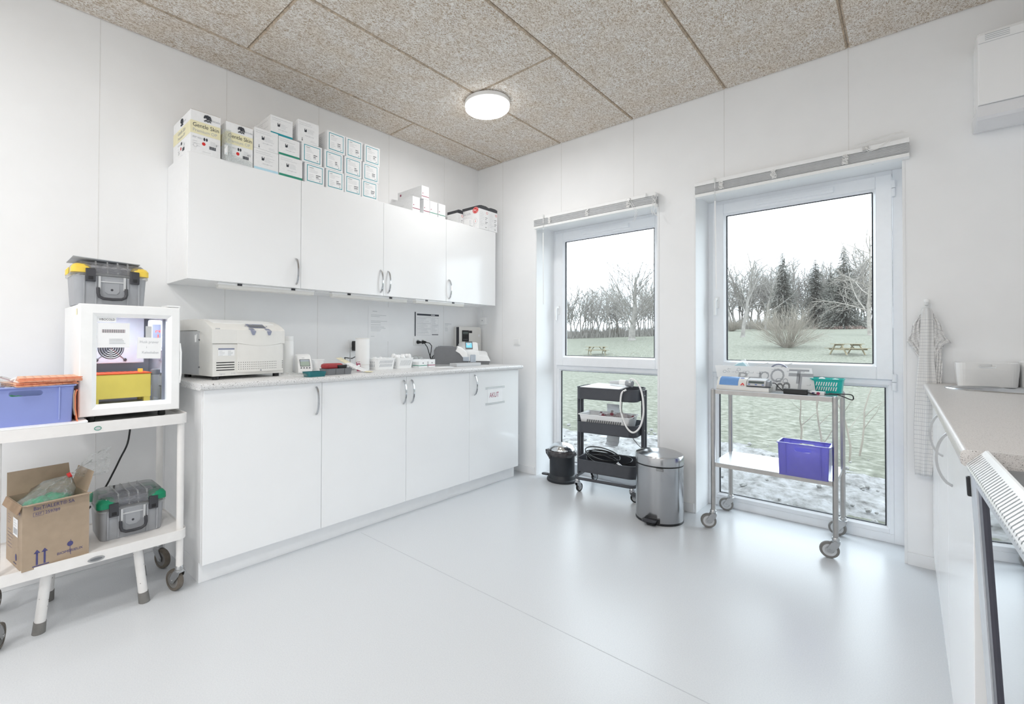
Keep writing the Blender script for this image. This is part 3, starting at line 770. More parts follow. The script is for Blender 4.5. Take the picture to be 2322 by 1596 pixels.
# canisters
def canister(label, x, y, r, h, neck, name='canister'):
    t = thing(name, label, 'canister', (x, y, ZW))
    m = MB(); m.lathe([(r * .97, 0), (r, .004), (r, h * (.86 if neck else .965)), (r * .96, h * (.875 if neck else .975))], 'plastic_white', 32); m.build('canister_body', t)
    m = MB()
    if neck: m.lathe([(r * .92, h * .87), (r * .96, h * .885), (r * .96, h), (r * .9, h * 1.005)], 'plastic_white', 32)
    else: m.lathe([(r * 1.005, h * .968), (r * 1.005, h * .995), (r * .95, h)], 'plastic_offwhite', 32); m.lathe([(r * 1.01, h * .16), (r * 1.012, h * .17), (r * 1.012, h * .175), (r * 1.01, h * .18)], 'plastic_offwhite', 32, cap0=False, cap1=False)
    m.build('lid', t)
canister('tall white canister with a screw cap, beside the centrifuge', .235, -1.985, .036, .222, True)
canister('wide white paper-towel canister in front of the wall socket', .262, -1.468, .0475, .216, False)
# meter with grey-green display
t = thing('desktop_meter', 'white desktop meter with sloping face and grey-green display', 'meter', (.315, -1.922, ZW), R(-14))
m = MB(); sec = [(-.06, 0), (.045, 0), (.05, .01), (.047, .03), (.012, .10), (-.01, .112), (-.035, .116), (-.055, .10)]
m.prism(sec, -.041, .041, 'plastic_white', 'y'); hs = m.build('housing', t, bevel=.006)
m = MB(); u = Vector((-.035, 0, .07)).normalized(); nn = Vector((.07, 0, .035)).normalized()
c0 = Vector((.0295, 0, .065)) + nn * .0012
m.rect(c0 - u * .0, RY, u, .058, .046, 'dark_plastic'); m.rect(c0 + nn * .0005, RY, u, .053, .041, 'lcd_green'); m.rect(c0 + nn * .0008 + u * .014, RY, u, .053, .012, 'lcd_dark' if 0 else 'silver_plastic')
m.lines(c0 + u * .032 - Vector(RY) * .014, RY, u, .028, 1, .01, 'print_grey', .003)
m.build('display', hs, recalc=False)
for k in range(4):
    m = MB(); p = c0 - u * .033 + Vector((0, -.024 + .016 * k, 0)); m.cyl(p - nn * .001, p + nn * .002, .0045, 'midgrey_plastic', 12); m.build('button', hs)
m = MB(); m.box(-.05, .055, -.048, .06, -.0002, .006, 'clear_plastic'); m.build('base', t, bevel=.002)
t = thing('plastic_cup', 'white disposable plastic cup behind the desktop meter', 'cup', (.30, -1.818, ZW))
m = MB(); m.lathe([(.026, 0), (.0345, .076), (.0375, .078), (.0375, .081), (.0345, .081), (.033, .078), (.025, .004)], 'plastic_white', 28); m.build('cup_wall', t)
t = thing('teal_tray', 'small dark teal plastic tray at the worktop edge', 'tray', (.570, -1.992, ZW), R(3))
m = MB(); m.tub([(.034, .047, .008, 0), (.038, .055, .01, .026), (.038, .055, .01, .028)], .003, 'teal_dark'); m.build('tray_body', t)
t = thing('grey_tray', 'grey compartment tray under the red handheld device', 'tray', (.50, -1.815, ZW), R(2))
m = MB(); m.tub([(.042, .082, .012, 0), (.045, .088, .014, .034), (.045, .088, .014, .036)], .004, 'midgrey_plastic')
for k in range(-2, 3): m.box(-.041, .041, k * .028 - .001, k * .028 + .001, .002, .030, 'midgrey_plastic')
for k in (-.03, 0.03): m.box(.0447, .0455, k - .0006, k + .0006, .004, .034, 'dark_plastic')
m.build('tray_body', t)
t = thing('handheld_device', 'red handheld device with a black grip lying on the grey tray', 'device', (.49, -1.835, ZW + .0365), R(2))
m = MB(); m.loft([rr(.034, .058, .02, .0), rr(.037, .062, .022, .008), rr(.036, .06, .022, .022), rr(.028, .05, .018, .028)], 'red_device'); m.build('device_body', t)
m = MB(); m.loft([rr(.012, .03, .008, .0, .030, .045), rr(.013, .034, .008, .016, .030, .045), rr(.010, .03, .008, .019, .030, .045)], 'black_plastic'); m.build('grip', t)
m = MB(); m.loft([rr(.012, .015, .004, .001, .018, .088), rr(.010, .012, .004, .018, .018, .088)], 'lightgrey_plastic'); m.build('cartridge', t)
t = thing('plastic_scoop', 'crumpled clear plastic wrapper in front of the desktop meter', 'wrapper', (.545, -2.085, ZW), R(20))
m = MB(); q = random.Random(4)
rows = []
for i in range(7):
    a = i / 6
    rows.append([(-.04 + .11 * a + q.uniform(-.006, .006), -.05 + .10 * a * 1.3 + (j - 2) * .018, .003 + max(0, .018 + q.uniform(-.006, .012)) * math.sin(math.pi * (j + .3) / 4.6)) for j in range(5)])
for i in range(6):
    for j in range(4): m.quad(rows[i][j], rows[i + 1][j], rows[i + 1][j + 1], rows[i][j + 1], 'clear_bag')
m.build('wrapper_film', t)
# envelope / curled sheet
t = thing('paper_pouch', 'long curled white paper pouch with cream tips lying before the paper-towel canister', 'pouch', (.42, -1.60, ZW))
m = MB(); n = 12; L = []
for i in range(n + 1):
    a = i / n; x = .10 - .22 * a; y = .02 - .10 * a + .02 * math.sin(a * 3); z = .003 + .085 * a ** 1.25 - .012 * math.sin(a * math.pi); wd = .03 * (1 - .55 * abs(a - .45)) + .004
    L.append(((x + wd * .35, y - wd, z), (x, y, z + .006 * math.sin(math.pi * a)), (x - wd * .35, y + wd, z + .003)))
for i in range(n):
    mt = 'paper_cream' if i < 2 or i > 8 else 'paper'
    for j in range(2): m.quad(L[i][j], L[i + 1][j], L[i + 1][j + 1], L[i][j + 1], mt)
o = m.build('pouch_sheet', t); sd = o.modifiers.new('thick', 'SOLIDIFY'); sd.thickness = .0012
t = thing('sachet', 'small pink and white sachet leaning by the paper-towel canister', 'sachet', (.335, -1.545, ZW))
m = MB(); m.loft([[(0, -.015, 0), (.004, -.015, 0), (.004, .015, 0), (0, .015, 0)], [(-.008, -.016, .058), (-.005, -.016, .058), (-.005, .012, .060), (-.008, .012, .060)]], 'maroon_ink')
m.rect((-.0005 + .002, -.001, .035), RY, (-.13, 0, 1), .018, .012, 'paper'); m.rect((-.004 + .002, -.001, .053), RY, (-.13, 0, 1), .026, .006, 'paper'); m.build('sachet_film', t)
t = thing('rod_stand', 'thin steel rod stand by the wall socket', 'stand', (.20, -1.525, ZW))
m = MB(); m.cyl((0, 0, .004), (0, 0, .145), .003, 'satin', 10); m.build('rod', t)
m = MB(); m.lathe([(.03, 0), (.03, .003), (.006, .006)], 'satin', 20); m.build('base', t)
# baskets
def slit_basket(label, x, y, rz, hx, hy, h, name='storage_basket', mat='plastic_white', hole='print_grey', rows=2, cols=10, z=ZW, group=None):
    t = thing(name, label, 'basket', (x, y, z), rz, group)
    m = MB(); m.tub([(hx * .82, hy * .86, .012, 0), (hx * .98, hy * .98, .016, h - .006), (hx * 1.05, hy * 1.03, .018, h - .005), (hx * 1.05, hy * 1.03, .018, h)], .0025, mat)
    for r_ in range(rows):
        for c_ in range(cols):
            f = (r_ + .5) / rows * .62 + .2
            a = (c_ - (cols - 1) / 2) / cols * 1.45
            e = .82 + .16 * f; yy = .86 + .12 * f
            m.rect((hx * e + .0008, a * hy * yy, h * f), RY, (.12, .25, 1), hy * .065, h * .5 / rows, hole)
            if c_ % 2 == 0: m.rect((a * hx * e, -hy * yy - .0008, h * f), RX, (.2, -.1, 1), hx * .11, h * .5 / rows, hole)
    m.build('basket_wall', t, recalc=False)
    return t
slit_basket('white slotted basket next to the paper-towel canister', .265, -1.318, R(4), .062, .088, .078, group='white slotted baskets on the worktop', hole='print_grey')
slit_basket('white basket heaped with cotton, between the slotted basket and the tiny striped cartons', .25, -1.128, R(4), .058, .080, .076, group='white slotted baskets on the worktop', hole='lightgrey_plastic', rows=1)
def heap(name, label, cat, x, y, z, hx, hy, n, r, mat, seed, kind='stuff'):
    m = MB(); q = random.Random(seed)
    for i in range(n):
        a, b = q.uniform(-1, 1) * hx, q.uniform(-1, 1) * hy; rr_ = r * q.uniform(.7, 1.2)
        m.lathe([(rr_ * math.sin(math.pi * k / 5) + .0004, -rr_ * math.cos(math.pi * k / 5)) for k in range(6)], mat, 8, (x + a, y + b, z + q.uniform(0, r)))
    return tag(m.build(name), label, cat, kind=kind)
heap('cotton', 'white cotton pads heaped in the second white basket', 'cotton', .25, -1.128, ZW + .072, .04, .058, 26, .016, 'cotton', 3)
heap('gauze', 'pale gauze and wrappers filling the slotted white basket', 'gauze', .265, -1.318, ZW + .058, .04, .06, 22, .014, 'cotton', 8)
def tiny(label, x, y, rz, wy, wx, h, stripe):
    t = thing('carton', label, 'box', (x, y, ZW), rz, 'tiny striped cartons on the worktop')
    m = MB(); m.box(-wx, wx, -wy, wy, 0, h, 'card_white'); m.rect((wx + .0006, 0, h * .35), RY, UZ, 2 * wy, .005, stripe); m.rect((0, -wy - .0006, h * .35), RX, UZ, 2 * wx, .005, stripe)
    m.rect((wx + .0006, 0, h * .78), RY, UZ, .008, .008, 'print_dark'); m.build('box_body', t, smooth=False)
    for s in (-1, 1): m = MB(); m.box(min(s * wx, s * (wx - .001)), max(s * wx, s * (wx - .001)), -wy, wy, h, h + .018, 'card_white'); m.build('flap', t, smooth=False)
tiny('tiny green-striped carton beside the cotton basket', .285, -.972, R(3), .042, .035, .042, 'green_ink')
tiny('tiny maroon-striped carton next to the grey analyser', .275, -.868, R(3), .034, .03, .04, 'maroon_ink')
t = thing('plastic_bag', 'clear plastic bags of supplies heaped behind the tiny striped cartons', 'bag', (.20, -.96, ZW))
m = MB(); q = random.Random(12)
for k in range(3):
    m.loft([[((.035 + q.uniform(-.006, .006)) * math.cos(R(40 * j)) * s_ + q.uniform(-.003, .003), -.03 + .045 * k + (.04 + q.uniform(-.006, .006)) * math.sin(R(40 * j)) * s_, z_ + q.uniform(-.004, .004)) for j in range(9)] for s_, z_ in ((.9, .004), (1.05, .03), (.9, .062), (.4, .082))], 'clear_bag')
for k in range(9): m.rect((.03, -.05 + .014 * k, .05 + q.uniform(-.01, .015)), (0, 1, .2), (.2, -.3, 1), .01, .02, 'lightgrey_plastic' if k % 2 else 'paper')
m.build('bag_film', t)
# grey analyser
t = thing('blood_analyser', 'dark grey desktop analyser with a white screen surround', 'analyser', (.185, -.735, ZW), R(-43))
m = MB(); sec = [(.0, .012), (.0, .12), (.015, .148), (.05, .158), (.15, .158), (.21, .140), (.255, .105), (.275, .06), (.278, .012)]
rings = []
for x, k in ((-.155, .80), (-.145, .97), (-.10, 1.0), (-.02, 1.0), (.0, .97), (.012, .90)): rings.append([(x, y, .012 + (z - .012) * k) for y, z in sec])
m.loft(rings, 'midgrey_plastic'); hs = m.build('housing', t)
m = MB(); m.box(-.15, .004, .006, .282, 0, .034, 'lightgrey_plastic'); m.build('base', t, bevel=.004)
m = MB(); rings = []
for x, k, o_ in ((-.13, 1.02, .002), (-.03, 1.03, .004), (.006, 1.0, .006), (.018, .9, .006)): rings.append([(x, y, .03 + (z - .03) * k + o_) for y, z in [(.175, .120), (.19, .152), (.225, .140), (.262, .105), (.284, .03), (.24, .03), (.235, .06), (.205, .10)]])
m.loft(rings, 'plastic_white'); m.build('front_surround', t)
m = MB(); sl = Vector((0, .042, -.036)).normalized(); m.rect((-.06, .234, .1335), RX, sl, .10, .046, 'blue_grey'); m.build('display', hs)
m = MB(); m.box(-.03, .022, .232, .282, .036, .072, 'silver_plastic'); m.build('cartridge_door', t, bevel=.004)
m = MB(); m.loft([rr(.018, .022, .006, .03, -.005, .315), rr(.018, .022, .006, .085, -.005, .315), rr(.014, .018, .006, .088, -.005, .315)], 'silver_plastic'); m.build('side_module', t)
# drawer in front, sheet of paper
t = thing('sample_tray', 'flat pale grey sample tray in front of the two analysers', 'tray', (.405, -.60, ZW), R(-4))
m = MB(); m.box(-.04, .045, -.13, .13, 0, .026, 'lightgrey_plastic'); m.build('tray_body', t, bevel=.003)
m = MB(); q = random.Random(2)
m.add([(.36, -.97, ZW + .0012), (.47, -.95, ZW + .0012), (.48, -.80, ZW + .0016), (.40, -.76, ZW + .004), (.34, -.83, ZW + .003)], [(0, 1, 2, 3, 4)], 'paper')
o = m.build('paper_sheet'); tag(o, 'loose white sheet lying on the worktop before the tiny cartons', 'paper'); o.modifiers.new('thick', 'SOLIDIFY').thickness = .0006
# white analyser with touch screen
t = thing('blood_analyser', 'white desktop analyser with a lit touch screen on its sloping front', 'analyser', (.175, -.432, ZW), R(-43))
m = MB()
sec = [(.0, .03), (.0, .17), (.01, .182), (.06, .188), (.15, .188), (.165, .18), (.17, .115), (.235, .11), (.25, .10), (.268, .03)]
sec = [(y * .98, z) for y, z in sec]
m.loft([[(x, y, .03 + (z - .03) * k) for y, z in sec] for x, k in ((-.17, .92), (-.15, 1), (-.055, 1), (.0, .62), (.04, .56), (.045, .5))], 'plastic_white'); hs = m.build('housing', t)
m = MB(); m.loft([[(x, y, z) for y, z in ((.004, .03), (.258, .03), (.25, .0), (.02, .0))] for x in (-.165, .038)], 'interior_grey'); m.build('base', t)
m = MB(); u = Vector((-.055, 0, .060)).normalized(); nn = Vector((.060, 0, .055)).normalized(); c0 = Vector((-.028, .085, .162)) + nn * .0012
m.rect(c0, RY, u, .062, .088, 'interior_grey'); m.rect(c0 + nn * .0004 + u * .0, RY, u, .05, .058, 'lcd_cyan'); m.rect(c0 + nn * .0008 + u * .008 - Vector(RY) * .004, RY, u, .022, .018, 'paper'); m.rect(c0 + nn * .0008 + u * .024, RY, u, .046, .006, 'paper')
m.build('touch_screen', hs, recalc=False)
m = MB(); m.lines((.042, .10, .062), RY, UZ, .03, 1, .01, 'print_grey', .003); m.build('maker_mark', hs, recalc=False)
# wall devices and papers
t = thing('wall_terminal', 'pale grey wall-mounted terminal with keypad and small display behind the white analyser', 'terminal', (.002, -.318, 1.0))
m = MB(); m.loft([[(x, y, z) for y, z in ((.0, 0), (.292, 0), (.30, .008), (.30, .240), (.284, .257), (.004, .257), (0, .253))] for x in (0, .058)], 'plastic_offwhite')
m.box(.030, .062, -.006, .0, .004, .253, 'dark_plastic'); hs = m.build('housing', t, smooth=False, bevel=.003)
m = MB(); m.rect((.0592, .085, .175), RY, UZ, .090, .10, 'print_black'); m.rect((.0596, .085, .202), RY, UZ, .068, .022, 'lcd_dark'); m.rect((.0592, .152, .212), RY, UZ, .042, .022, 'print_black')
for a in range(3): m.disc((.0598, .064 + .02 * a, .142), RY, UZ, .005, 'midgrey_plastic', 10)
m.build('display', hs, recalc=False)
m = MB()
for b in range(2):
    for a in range(4): m.disc((.0592, .054 + .019 * a, .106 - .018 * b), RY, UZ, .006, 'print_dark', 10)
for z in (.18, .10): m.disc((.0592, .268, z), RY, UZ, .012, 'trim', 16)
m.build('keypad', hs, recalc=False)
def sheet(name, label, cat, y0, y1, z0, z1, build=None, x=.0012, th=.001):
    t = thing(name, label, cat, (x, (y0 + y1) / 2, (z0 + z1) / 2)); w, h = (y1 - y0), (z1 - z0)
    m = MB(); m.box(0, th, -w / 2, w / 2, -h / 2, h / 2, 'paper')
    if build: build(m, w, h, th + .0004)
    m.build('sheet', t, smooth=False); return t
def b1(m, w, h, e):
    m.lines((e, -w * .30, h * .36), RY, UZ, w * .4, 1, .01, 'print_grey', .003)
    for k, z in enumerate((.25, .21, .08, .04, -.03, -.09, -.125, -.16, -.2)): m.lines((e, -w * .38, h * z), RY, UZ, w * .8, 1, .01, 'print_grey', .0022, k)
    m.lines((e, -w * .38, -h * .36), RY, UZ, w * .3, 1, .01, 'print_grey', .0022, 4)
sheet('wall_notice', 'white typed notice taped to the wall above the slotted basket', 'notice', -1.24, -1.045, 1.125, 1.39, b1)
def b2(m, w, h, e):
    m.rect((e, -w * .455, 0), RY, UZ, .012, h, 'print_dark'); m.rect((e, w * .04, h * .40), RY, UZ, w * .86, h * .075, 'print_dark'); m.lines((e + .0004, w * .15, h * .40), RY, UZ, w * .3, 1, .01, 'paper', .005)
    for (a, b, c, d) in ((-.12, .17, .54, .24), (-.12, -.07, .54, .2), (-.12, -.33, .54, .26), (.32, .14, .26, .30), (.32, -.2, .26, .34)):
        m.rect((e, w * a, h * b), RY, UZ, w * c, h * d, 'print_grey'); m.rect((e + .0003, w * a, h * b), RY, UZ, w * c - .003, h * d - .003, 'paper')
        m.lines((e + .0006, w * (a - c / 2 + .02), h * (b + d / 2 - .04)), RY, UZ, w * (c - .06), max(2, int(h * d / .009)), .008, 'print_grey', .0014, int(a * 50 + b * 90))
    m.rect((e, w * .32, -h * .43), RY, UZ, w * .26, .006, 'print_dark')
sheet('wall_chart', 'printed procedure sheet with black header bar above the double socket', 'chart', -.79, -.50, 1.168, 1.368, b2)
def b3(m, w, h, e):
    m.lines((e, -w * .4, h * .32), RY, UZ, w * .8, 3, .008, 'print_grey', .0018, 2); m.lines((e, -w * .4, 0), RY, UZ, w * .4, 5, .009, 'print_grey', .0016, 5)
sheet('wall_notice', 'small pale notice on the wall beside the procedure sheet', 'notice', -.447, -.34, 1.208, 1.298, b3)
sheet('wall_notice', 'blank white card on the wall right behind the slotted basket', 'notice', -1.235, -1.055, 1.0, 1.092)
def socket(label, y, z, wy, n):
    t = thing('wall_socket', label, 'socket', (.001, y, z)); m = MB(); m.box(0, .009, -wy / 2, wy / 2, -.03, .03, 'plastic_white'); f = m.build('face_plate', t, smooth=False, bevel=.003)
    for k in range(n):
        yy = (k - (n - 1) / 2) * .052
        m = MB(); m.lathe([(.019, 0), (.019, .001)], 'lightgrey_plastic', 20); o = m.build('outlet', f); o.rotation_euler = (0, R(90), 0); o.location = (.0088, yy, 0)
    return t
socket('white double wall socket holding two black plugs', -.727, 1.12, .125, 2)
socket('white wall socket half hidden by the paper-towel canister', -1.372, 1.105, .08, 1)
def plug(label, y, z, pts, big=False):
    t = thing('power_plug', label, 'plug', (.0112, y, z)); m = MB()
    if big: m.loft([[(x, a, b) for a, b in [(p[0], p[1]) for p in rr(.02, .036, .008, 0)]] for x in (.0, .042)], 'black_plastic')
    else: m.tube([(0, 0, 0), (.02, 0, 0), (.034, .004, .0)], .015, 'black_plastic', 12, r1=.008)
    m.build('plug_body', t)
    c = MB(); c.tube(pts, .0034, 'black_plastic', 8); c.build('cord', t)
plug('black plug in the double socket nearer the paper-towel canister', -.755, 1.118, [(.03, .004, 0), (.045, .03, -.005), (.055, .055, -.04), (.075, .062, -.10), (.08, .09, -.16), (.085, .12, -.178)])
plug('black plug in the double socket nearer the window wall', -.70, 1.118, [(.03, .004, 0), (.05, .03, -.008), (.06, .045, -.03), (.07, .03, -.075), (.08, .008, -.12), (.095, .03, -.175), (.11, .05, -.183)])
plug('black adapter plugged in beside the paper-towel canister', -1.368, 1.09, [(.04, 0, -.02), (.08, -.03, -.07), (.14, -.11, -.085), (.20, -.205, -.075), (.225, -.215, -.11), (.25, -.195, -.15)], True)
t = thing('cable_bundle', 'loop of black cables behind the grey analyser', 'cables', (.10, -.62, ZW)); m = MB(); q = random.Random(9)
for j in range(5):
    m.tube([(.02 + q.uniform(-.02, .04), -.07 + .02 * j + q.uniform(-.02, .02), .004), (.03, -.08 + .02 * j, .07), (.04, -.03 + .01 * j, .13 + q.uniform(-.03, .03)), (.03, .03 + q.uniform(-.01, .02), .12), (.05, .05, .05), (.06, .03, .006)], .0042, 'black_plastic', 8)
m.build('cable', t)
t = thing('wall_box', 'small white junction box high on the window wall by the cabinets', 'box', (.081, -.001, 1.315)); m = MB(); m.box(-.033, .033, -.028, 0, -.034, .034, 'plastic_white'); m.disc((0, -.0285, .004), RX, UZ, .004, 'print_dark', 10); m.build('housing', t, smooth=False, bevel=.003)
m = MB(); m.tube([(.0, -.02, .034), (.006, -.025, .07), (.012, -.03, .10), (-.01, -.04, .115), (-.05, -.06, .119)], .0018, 'cord_white', 6); m.build('cord', t)
t = thing('light_switch', 'white light switch on the window wall between corner and window', 'switch', (.466, -.001, 1.126)); m = MB(); m.box(-.034, .034, -.009, 0, -.03, .03, 'plastic_white'); f = m.build('face_plate', t, smooth=False, bevel=.003)
m = MB(); m.box(-.024, .024, -.013, -.009, -.022, .022, 'trim'); m.build('rocker', f, smooth=False, bevel=.002)
t = thing('wall_socket', 'white low socket on the window wall near the floor beside the base cabinets', 'socket', (.452, -.001, .30)); m = MB(); m.box(-.04, .04, -.009, 0, -.03, .03, 'plastic_white'); m.build('face_plate', t, smooth=False, bevel=.003)
t = thing('door_note', 'AKUT note written in red, taped to the base cabinet door by the window', 'note', (.6012, -.468, .702))
m = MB(); m.box(0, .001, -.09, .09, -.052, .058, 'paper'); m.text('AKUT', .055, (.0016, -.012, .006), RY, UZ, 'maroon_ink', 'CENTER', .78); m.build('sheet', t, smooth=False)
m = MB(); m.box(-.0003, .0014, -.115, .12, .054, .072, 'clear_plastic'); m.box(-.0003, .0014, -.115, .12, -.066, -.05, 'clear_plastic'); m.build('tape', t, smooth=False)
# ------------------------------------------------------------------ white cart at the left wall
def caster(parent, x, y, zt, r, yaw, fork, tyre, hub, w=.022, off=.030):
    """swivel caster: x, y = stem; zt = height of the stem top; wheel trails along yaw"""
    dx, dy = math.cos(yaw), math.sin(yaw); sx, sy = -dy, dx
    cx, cy = x + dx * off, y + dy * off
    m = MB(); m.lathe([(.014, zt), (.017, zt - .004), (.017, zt - .016), (.020, zt - .018), (.020, zt - .026)], fork, 18, (x, y, 0))
    for s in (-1, 1):
        a = s * (w / 2 + .004)
        P = lambda u, z, e: (x + dx * u + sx * (a + e), y + dy * u + sy * (a + e), z)
        pl = [(-.018, zt - .026), (.018, zt - .026), (off + .012, r + .008), (off + .010, r - .010), (off - .010, r - .010), (-.012, zt - .045)]
        m.loft([[P(u, z, -.0015) for u, z in pl], [P(u, z, .0015) for u, z in pl]], fork)
    T = Matrix.Translation((x, y, 0)) @ Matrix.Rotation(yaw, 4, 'Z')
    m.X = T; m.box(-.018, .018, -w / 2 - .004, w / 2 + .004, zt - .029, zt - .026, fork); m.X = None
    m.cyl((cx - sx * (w / 2 + .009), cy - sy * (w / 2 + .009), r), (cx + sx * (w / 2 + .009), cy + sy * (w / 2 + .009), r), .006, fork, 12)
    c = m.build('caster', parent)
    X = Matrix.Translation((cx, cy, r)) @ Matrix.Rotation(math.atan2(sy, sx), 4, 'Z') @ Matrix.Rotation(R(90), 4, 'Y')
    m = MB(); m.X = X
    m.lathe([(r * .72, -w / 2), (r * .95, -w / 2), (r, -w * .3), (r, w * .3), (r * .95, w / 2), (r * .72, w / 2)], tyre, 28, cap0=False, cap1=False)
    m.lathe([(.004, -w * .38), (r * .4, -w * .38), (r * .45, -w * .46), (r * .72, -w * .46), (r * .74, -w * .3)], hub, 28, cap1=False)
    m.lathe([(.004, w * .38), (r * .4, w * .38), (r * .45, w * .46), (r * .72, w * .46), (r * .74, w * .3)], hub, 28, cap1=False)
    m.build('wheel', c)
CX0, CX1, CY0, CY1 = .205, .590, -3.262, -2.618
ZS, ZL = .784, .276
t = thing('utility_cart', 'old white metal two-shelf cart on casters under the glass-door fridge', 'cart', ((CX0 + CX1) / 2, (CY0 + CY1) / 2, 0))
def tray(z, lip, name, down):
    m = MB(); hx, hy = (CX1 - CX0) / 2, (CY1 - CY0) / 2
    o = [rr(hx, hy, .035, z - down), rr(hx, hy, .035, z + lip)]; i = [rr(hx - .004, hy - .004, .032, z + lip), rr(hx - .006, hy - .006, .03, z), ]
    m.loft(o + i, 'cart_white', False, True); m.loft([rr(hx - .004, hy - .004, .033, z - .003), rr(hx - .004, hy - .004, .033, z - .0031)], 'cart_white')
    return m.build(name, t)
s1 = tray(ZS, .016, 'top_shelf', .028); s2 = tray(ZL, .006, 'lower_shelf', .036)
ox, oy = t.location.x, t.location.y
m = MB(); X = CX1 + .0008 - ox
m.disc((X, -2.945 - oy, .774), RY, UZ, .012, 'green_ink', 24, .0085); m.disc((X + .0004, -2.945 - oy, .774), RY, UZ, .0095, 'lightgrey_plastic', 24, .006)
m.build('badge', s1, recalc=False)
m = MB(); m.loft([[(X + e, -2.945 - oy + .028 * k * math.cos(R(15 * q)), .254 + .0105 * k * math.sin(R(15 * q))) for q in range(24)] for e, k in ((0, 1), (.0016, .95))], 'satin'); m.disc((X + .002, -2.945 - oy, .254), RY, UZ, .020, 'midgrey_plastic', 24, .0055); m.build('badge', s2)
q = random.Random(21)
for (x, y, front) in ((.565, -2.643, 1), (.565, -3.232, 1), (.230, -2.643, 0), (.230, -3.232, 0)):
    m = MB(); m.cyl((x - ox, y - oy, .098), (x - ox, y - oy, ZS - .002), .0145, 'cart_white', 18); m.build('leg', t)
    caster(t, x - ox, y - oy, .118, .047, R(200 if front else 20) if y > -3 else R(160), 'satin', 'rubber_dirty', 'rubber_grey')
for (x, y, bx, by) in ((.535, -3.085, .515, -3.105), (.535, -2.80, .548, -2.775), (.262, -3.045, .240, -3.055), (.275, -2.745, .283, -2.728)):
    m = MB(); m.cyl((x - ox, y - oy, ZL - .005), (bx - ox, by - oy, .03), .0175, 'cart_white', 18)
    for k in range(9):
        a = q.uniform(0, 6.28); f = q.uniform(.1, .85); px, py, pz = x + (bx - x) * f - ox, y + (by - y) * f - oy, ZL + (.03 - ZL) * f
        m.rect((px + .0178 * math.cos(a), py + .0178 * math.sin(a), pz), (-math.sin(a), math.cos(a), 0), UZ, q.uniform(.002, .004), q.uniform(.002, .005), 'cart_chip')
    l = m.build('support_leg', t)
    m = MB(); dx, dy = (bx - x) / .24, (by - y) / .24
    m.tube([(bx - dx * .012 - ox, by - dy * .012 - oy, .045), (bx + dx * .03 - ox, by + dy * .03 - oy, .0)], .0195, 'rubber_grey', 18, r1=.021); m.build('rubber_foot', l)
# glass door fridge
ZF = ZS
FY0, FY1, FX1 = -2.998, -2.642, .535
t = thing('countertop_fridge', 'small white glass-door fridge with notes stuck on the glass, standing on the white cart', 'fridge', (.32, (FY0 + FY1) / 2, ZF))
ox, oy = .32, (FY0 + FY1) / 2
w = (FY1 - FY0) / 2; xb, xd = .105 - ox, .485 - ox; z0, z1 = .034, .490
m = MB()
th = .028
m.box(xb, xd, -w, -w + th, z0, z1, 'plastic_white'); m.box(xb, xd, w - th, w, z0, z1, 'plastic_white'); m.box(xb, xd, -w + th, w - th, z0, z0 + th, 'plastic_white'); m.box(xb, xd, -w + th, w - th, z1 - th, z1, 'plastic_white'); m.box(xb, xb + .03, -w + th, w - th, z0 + th, z1 - th, 'liner')
m.rect((xd - .03, -w - .0006, z1 - .03), RX, UZ, .03, .026, 'cream_band')
cab = m.build('cabinet', t, smooth=False, bevel=.003)
m = MB()
for s in (-1, 1): m.box(xb + .03, xd - .004, s * (w - th) - (.0 if s < 0 else .002), s * (w - th) + (.002 if s < 0 else 0), z0 + th, z1 - th, 'liner')
m.box(xb + .03, xd - .004, -w + th, w - th, z0 + th, z0 + th + .002, 'liner'); m.box(xb + .03, xd - .004, -w + th, w - th, z1 - th - .002, z1 - th, 'liner_dark')
for k in range(5):
    m.box(xd - .14, xd - .03, w - th - .008, w - th - .002, z0 + .09 + .06 * k, z0 + .096 + .06 * k, 'liner_dark')
m.build('liner', cab, smooth=False)
m = MB(); m.box(xb + .03, xb + .16, -w + th + .002, w - th - .05, z1 - .255, z1 - th - .004, 'liner'); m.build('evaporator_box', cab, smooth=False, bevel=.004)
m = MB(); xf = xb + .161; cy, cz = -.03, z1 - .185
m.disc((xf, cy, cz), RY, UZ, .050, 'dark_plastic', 32)
for k in range(1, 6):
    m.tube([(xf + .002, cy + .009 * k * math.cos(R(15 * a)), cz + .009 * k * math.sin(R(15 * a))) for a in range(24)], .0018, 'satin', 5, closed=True)
for a in (45, 135): m.cyl((xf + .003, cy + .075 * math.cos(R(a)), cz + .075 * math.sin(R(a))), (xf + .003, cy - .075 * math.cos(R(a)), cz - .075 * math.sin(R(a))), .0016, 'satin', 5)
for a in (45, 135, 225, 315): m.disc((xf + .004, cy + .075 * math.cos(R(a)), cz + .075 * math.sin(R(a))), RY, UZ, .007, 'dark_plastic', 12)
m.build('fan_grille', cab)
m = MB(); px = xd - .12
m.loft([[(px, y, z) for y, z in [(a[0] + .120, a[1] + z1 - .125) for a in rr(.028, .075, .010, 0)]], [(px + .02, y, z) for y, z in [(a[0] + .120, a[1] + z1 - .125) for a in rr(.026, .073, .010, 0)]]], 'plastic_white')
m.rect((px + .0206, .122, z1 - .115), RY, UZ, .034, .084, 'blue_grey')
th_ = m.build('thermostat', cab)
m = MB(); m.text('2', .028, (px + .0212, .128, z1 - .105), UZ, (0, -1, 0), 'led_red'); m.rect((px + .0212, .128, z1 - .135), RY, UZ, .004, .03, 'led_red'); m.build('digit', th_, recalc=False)
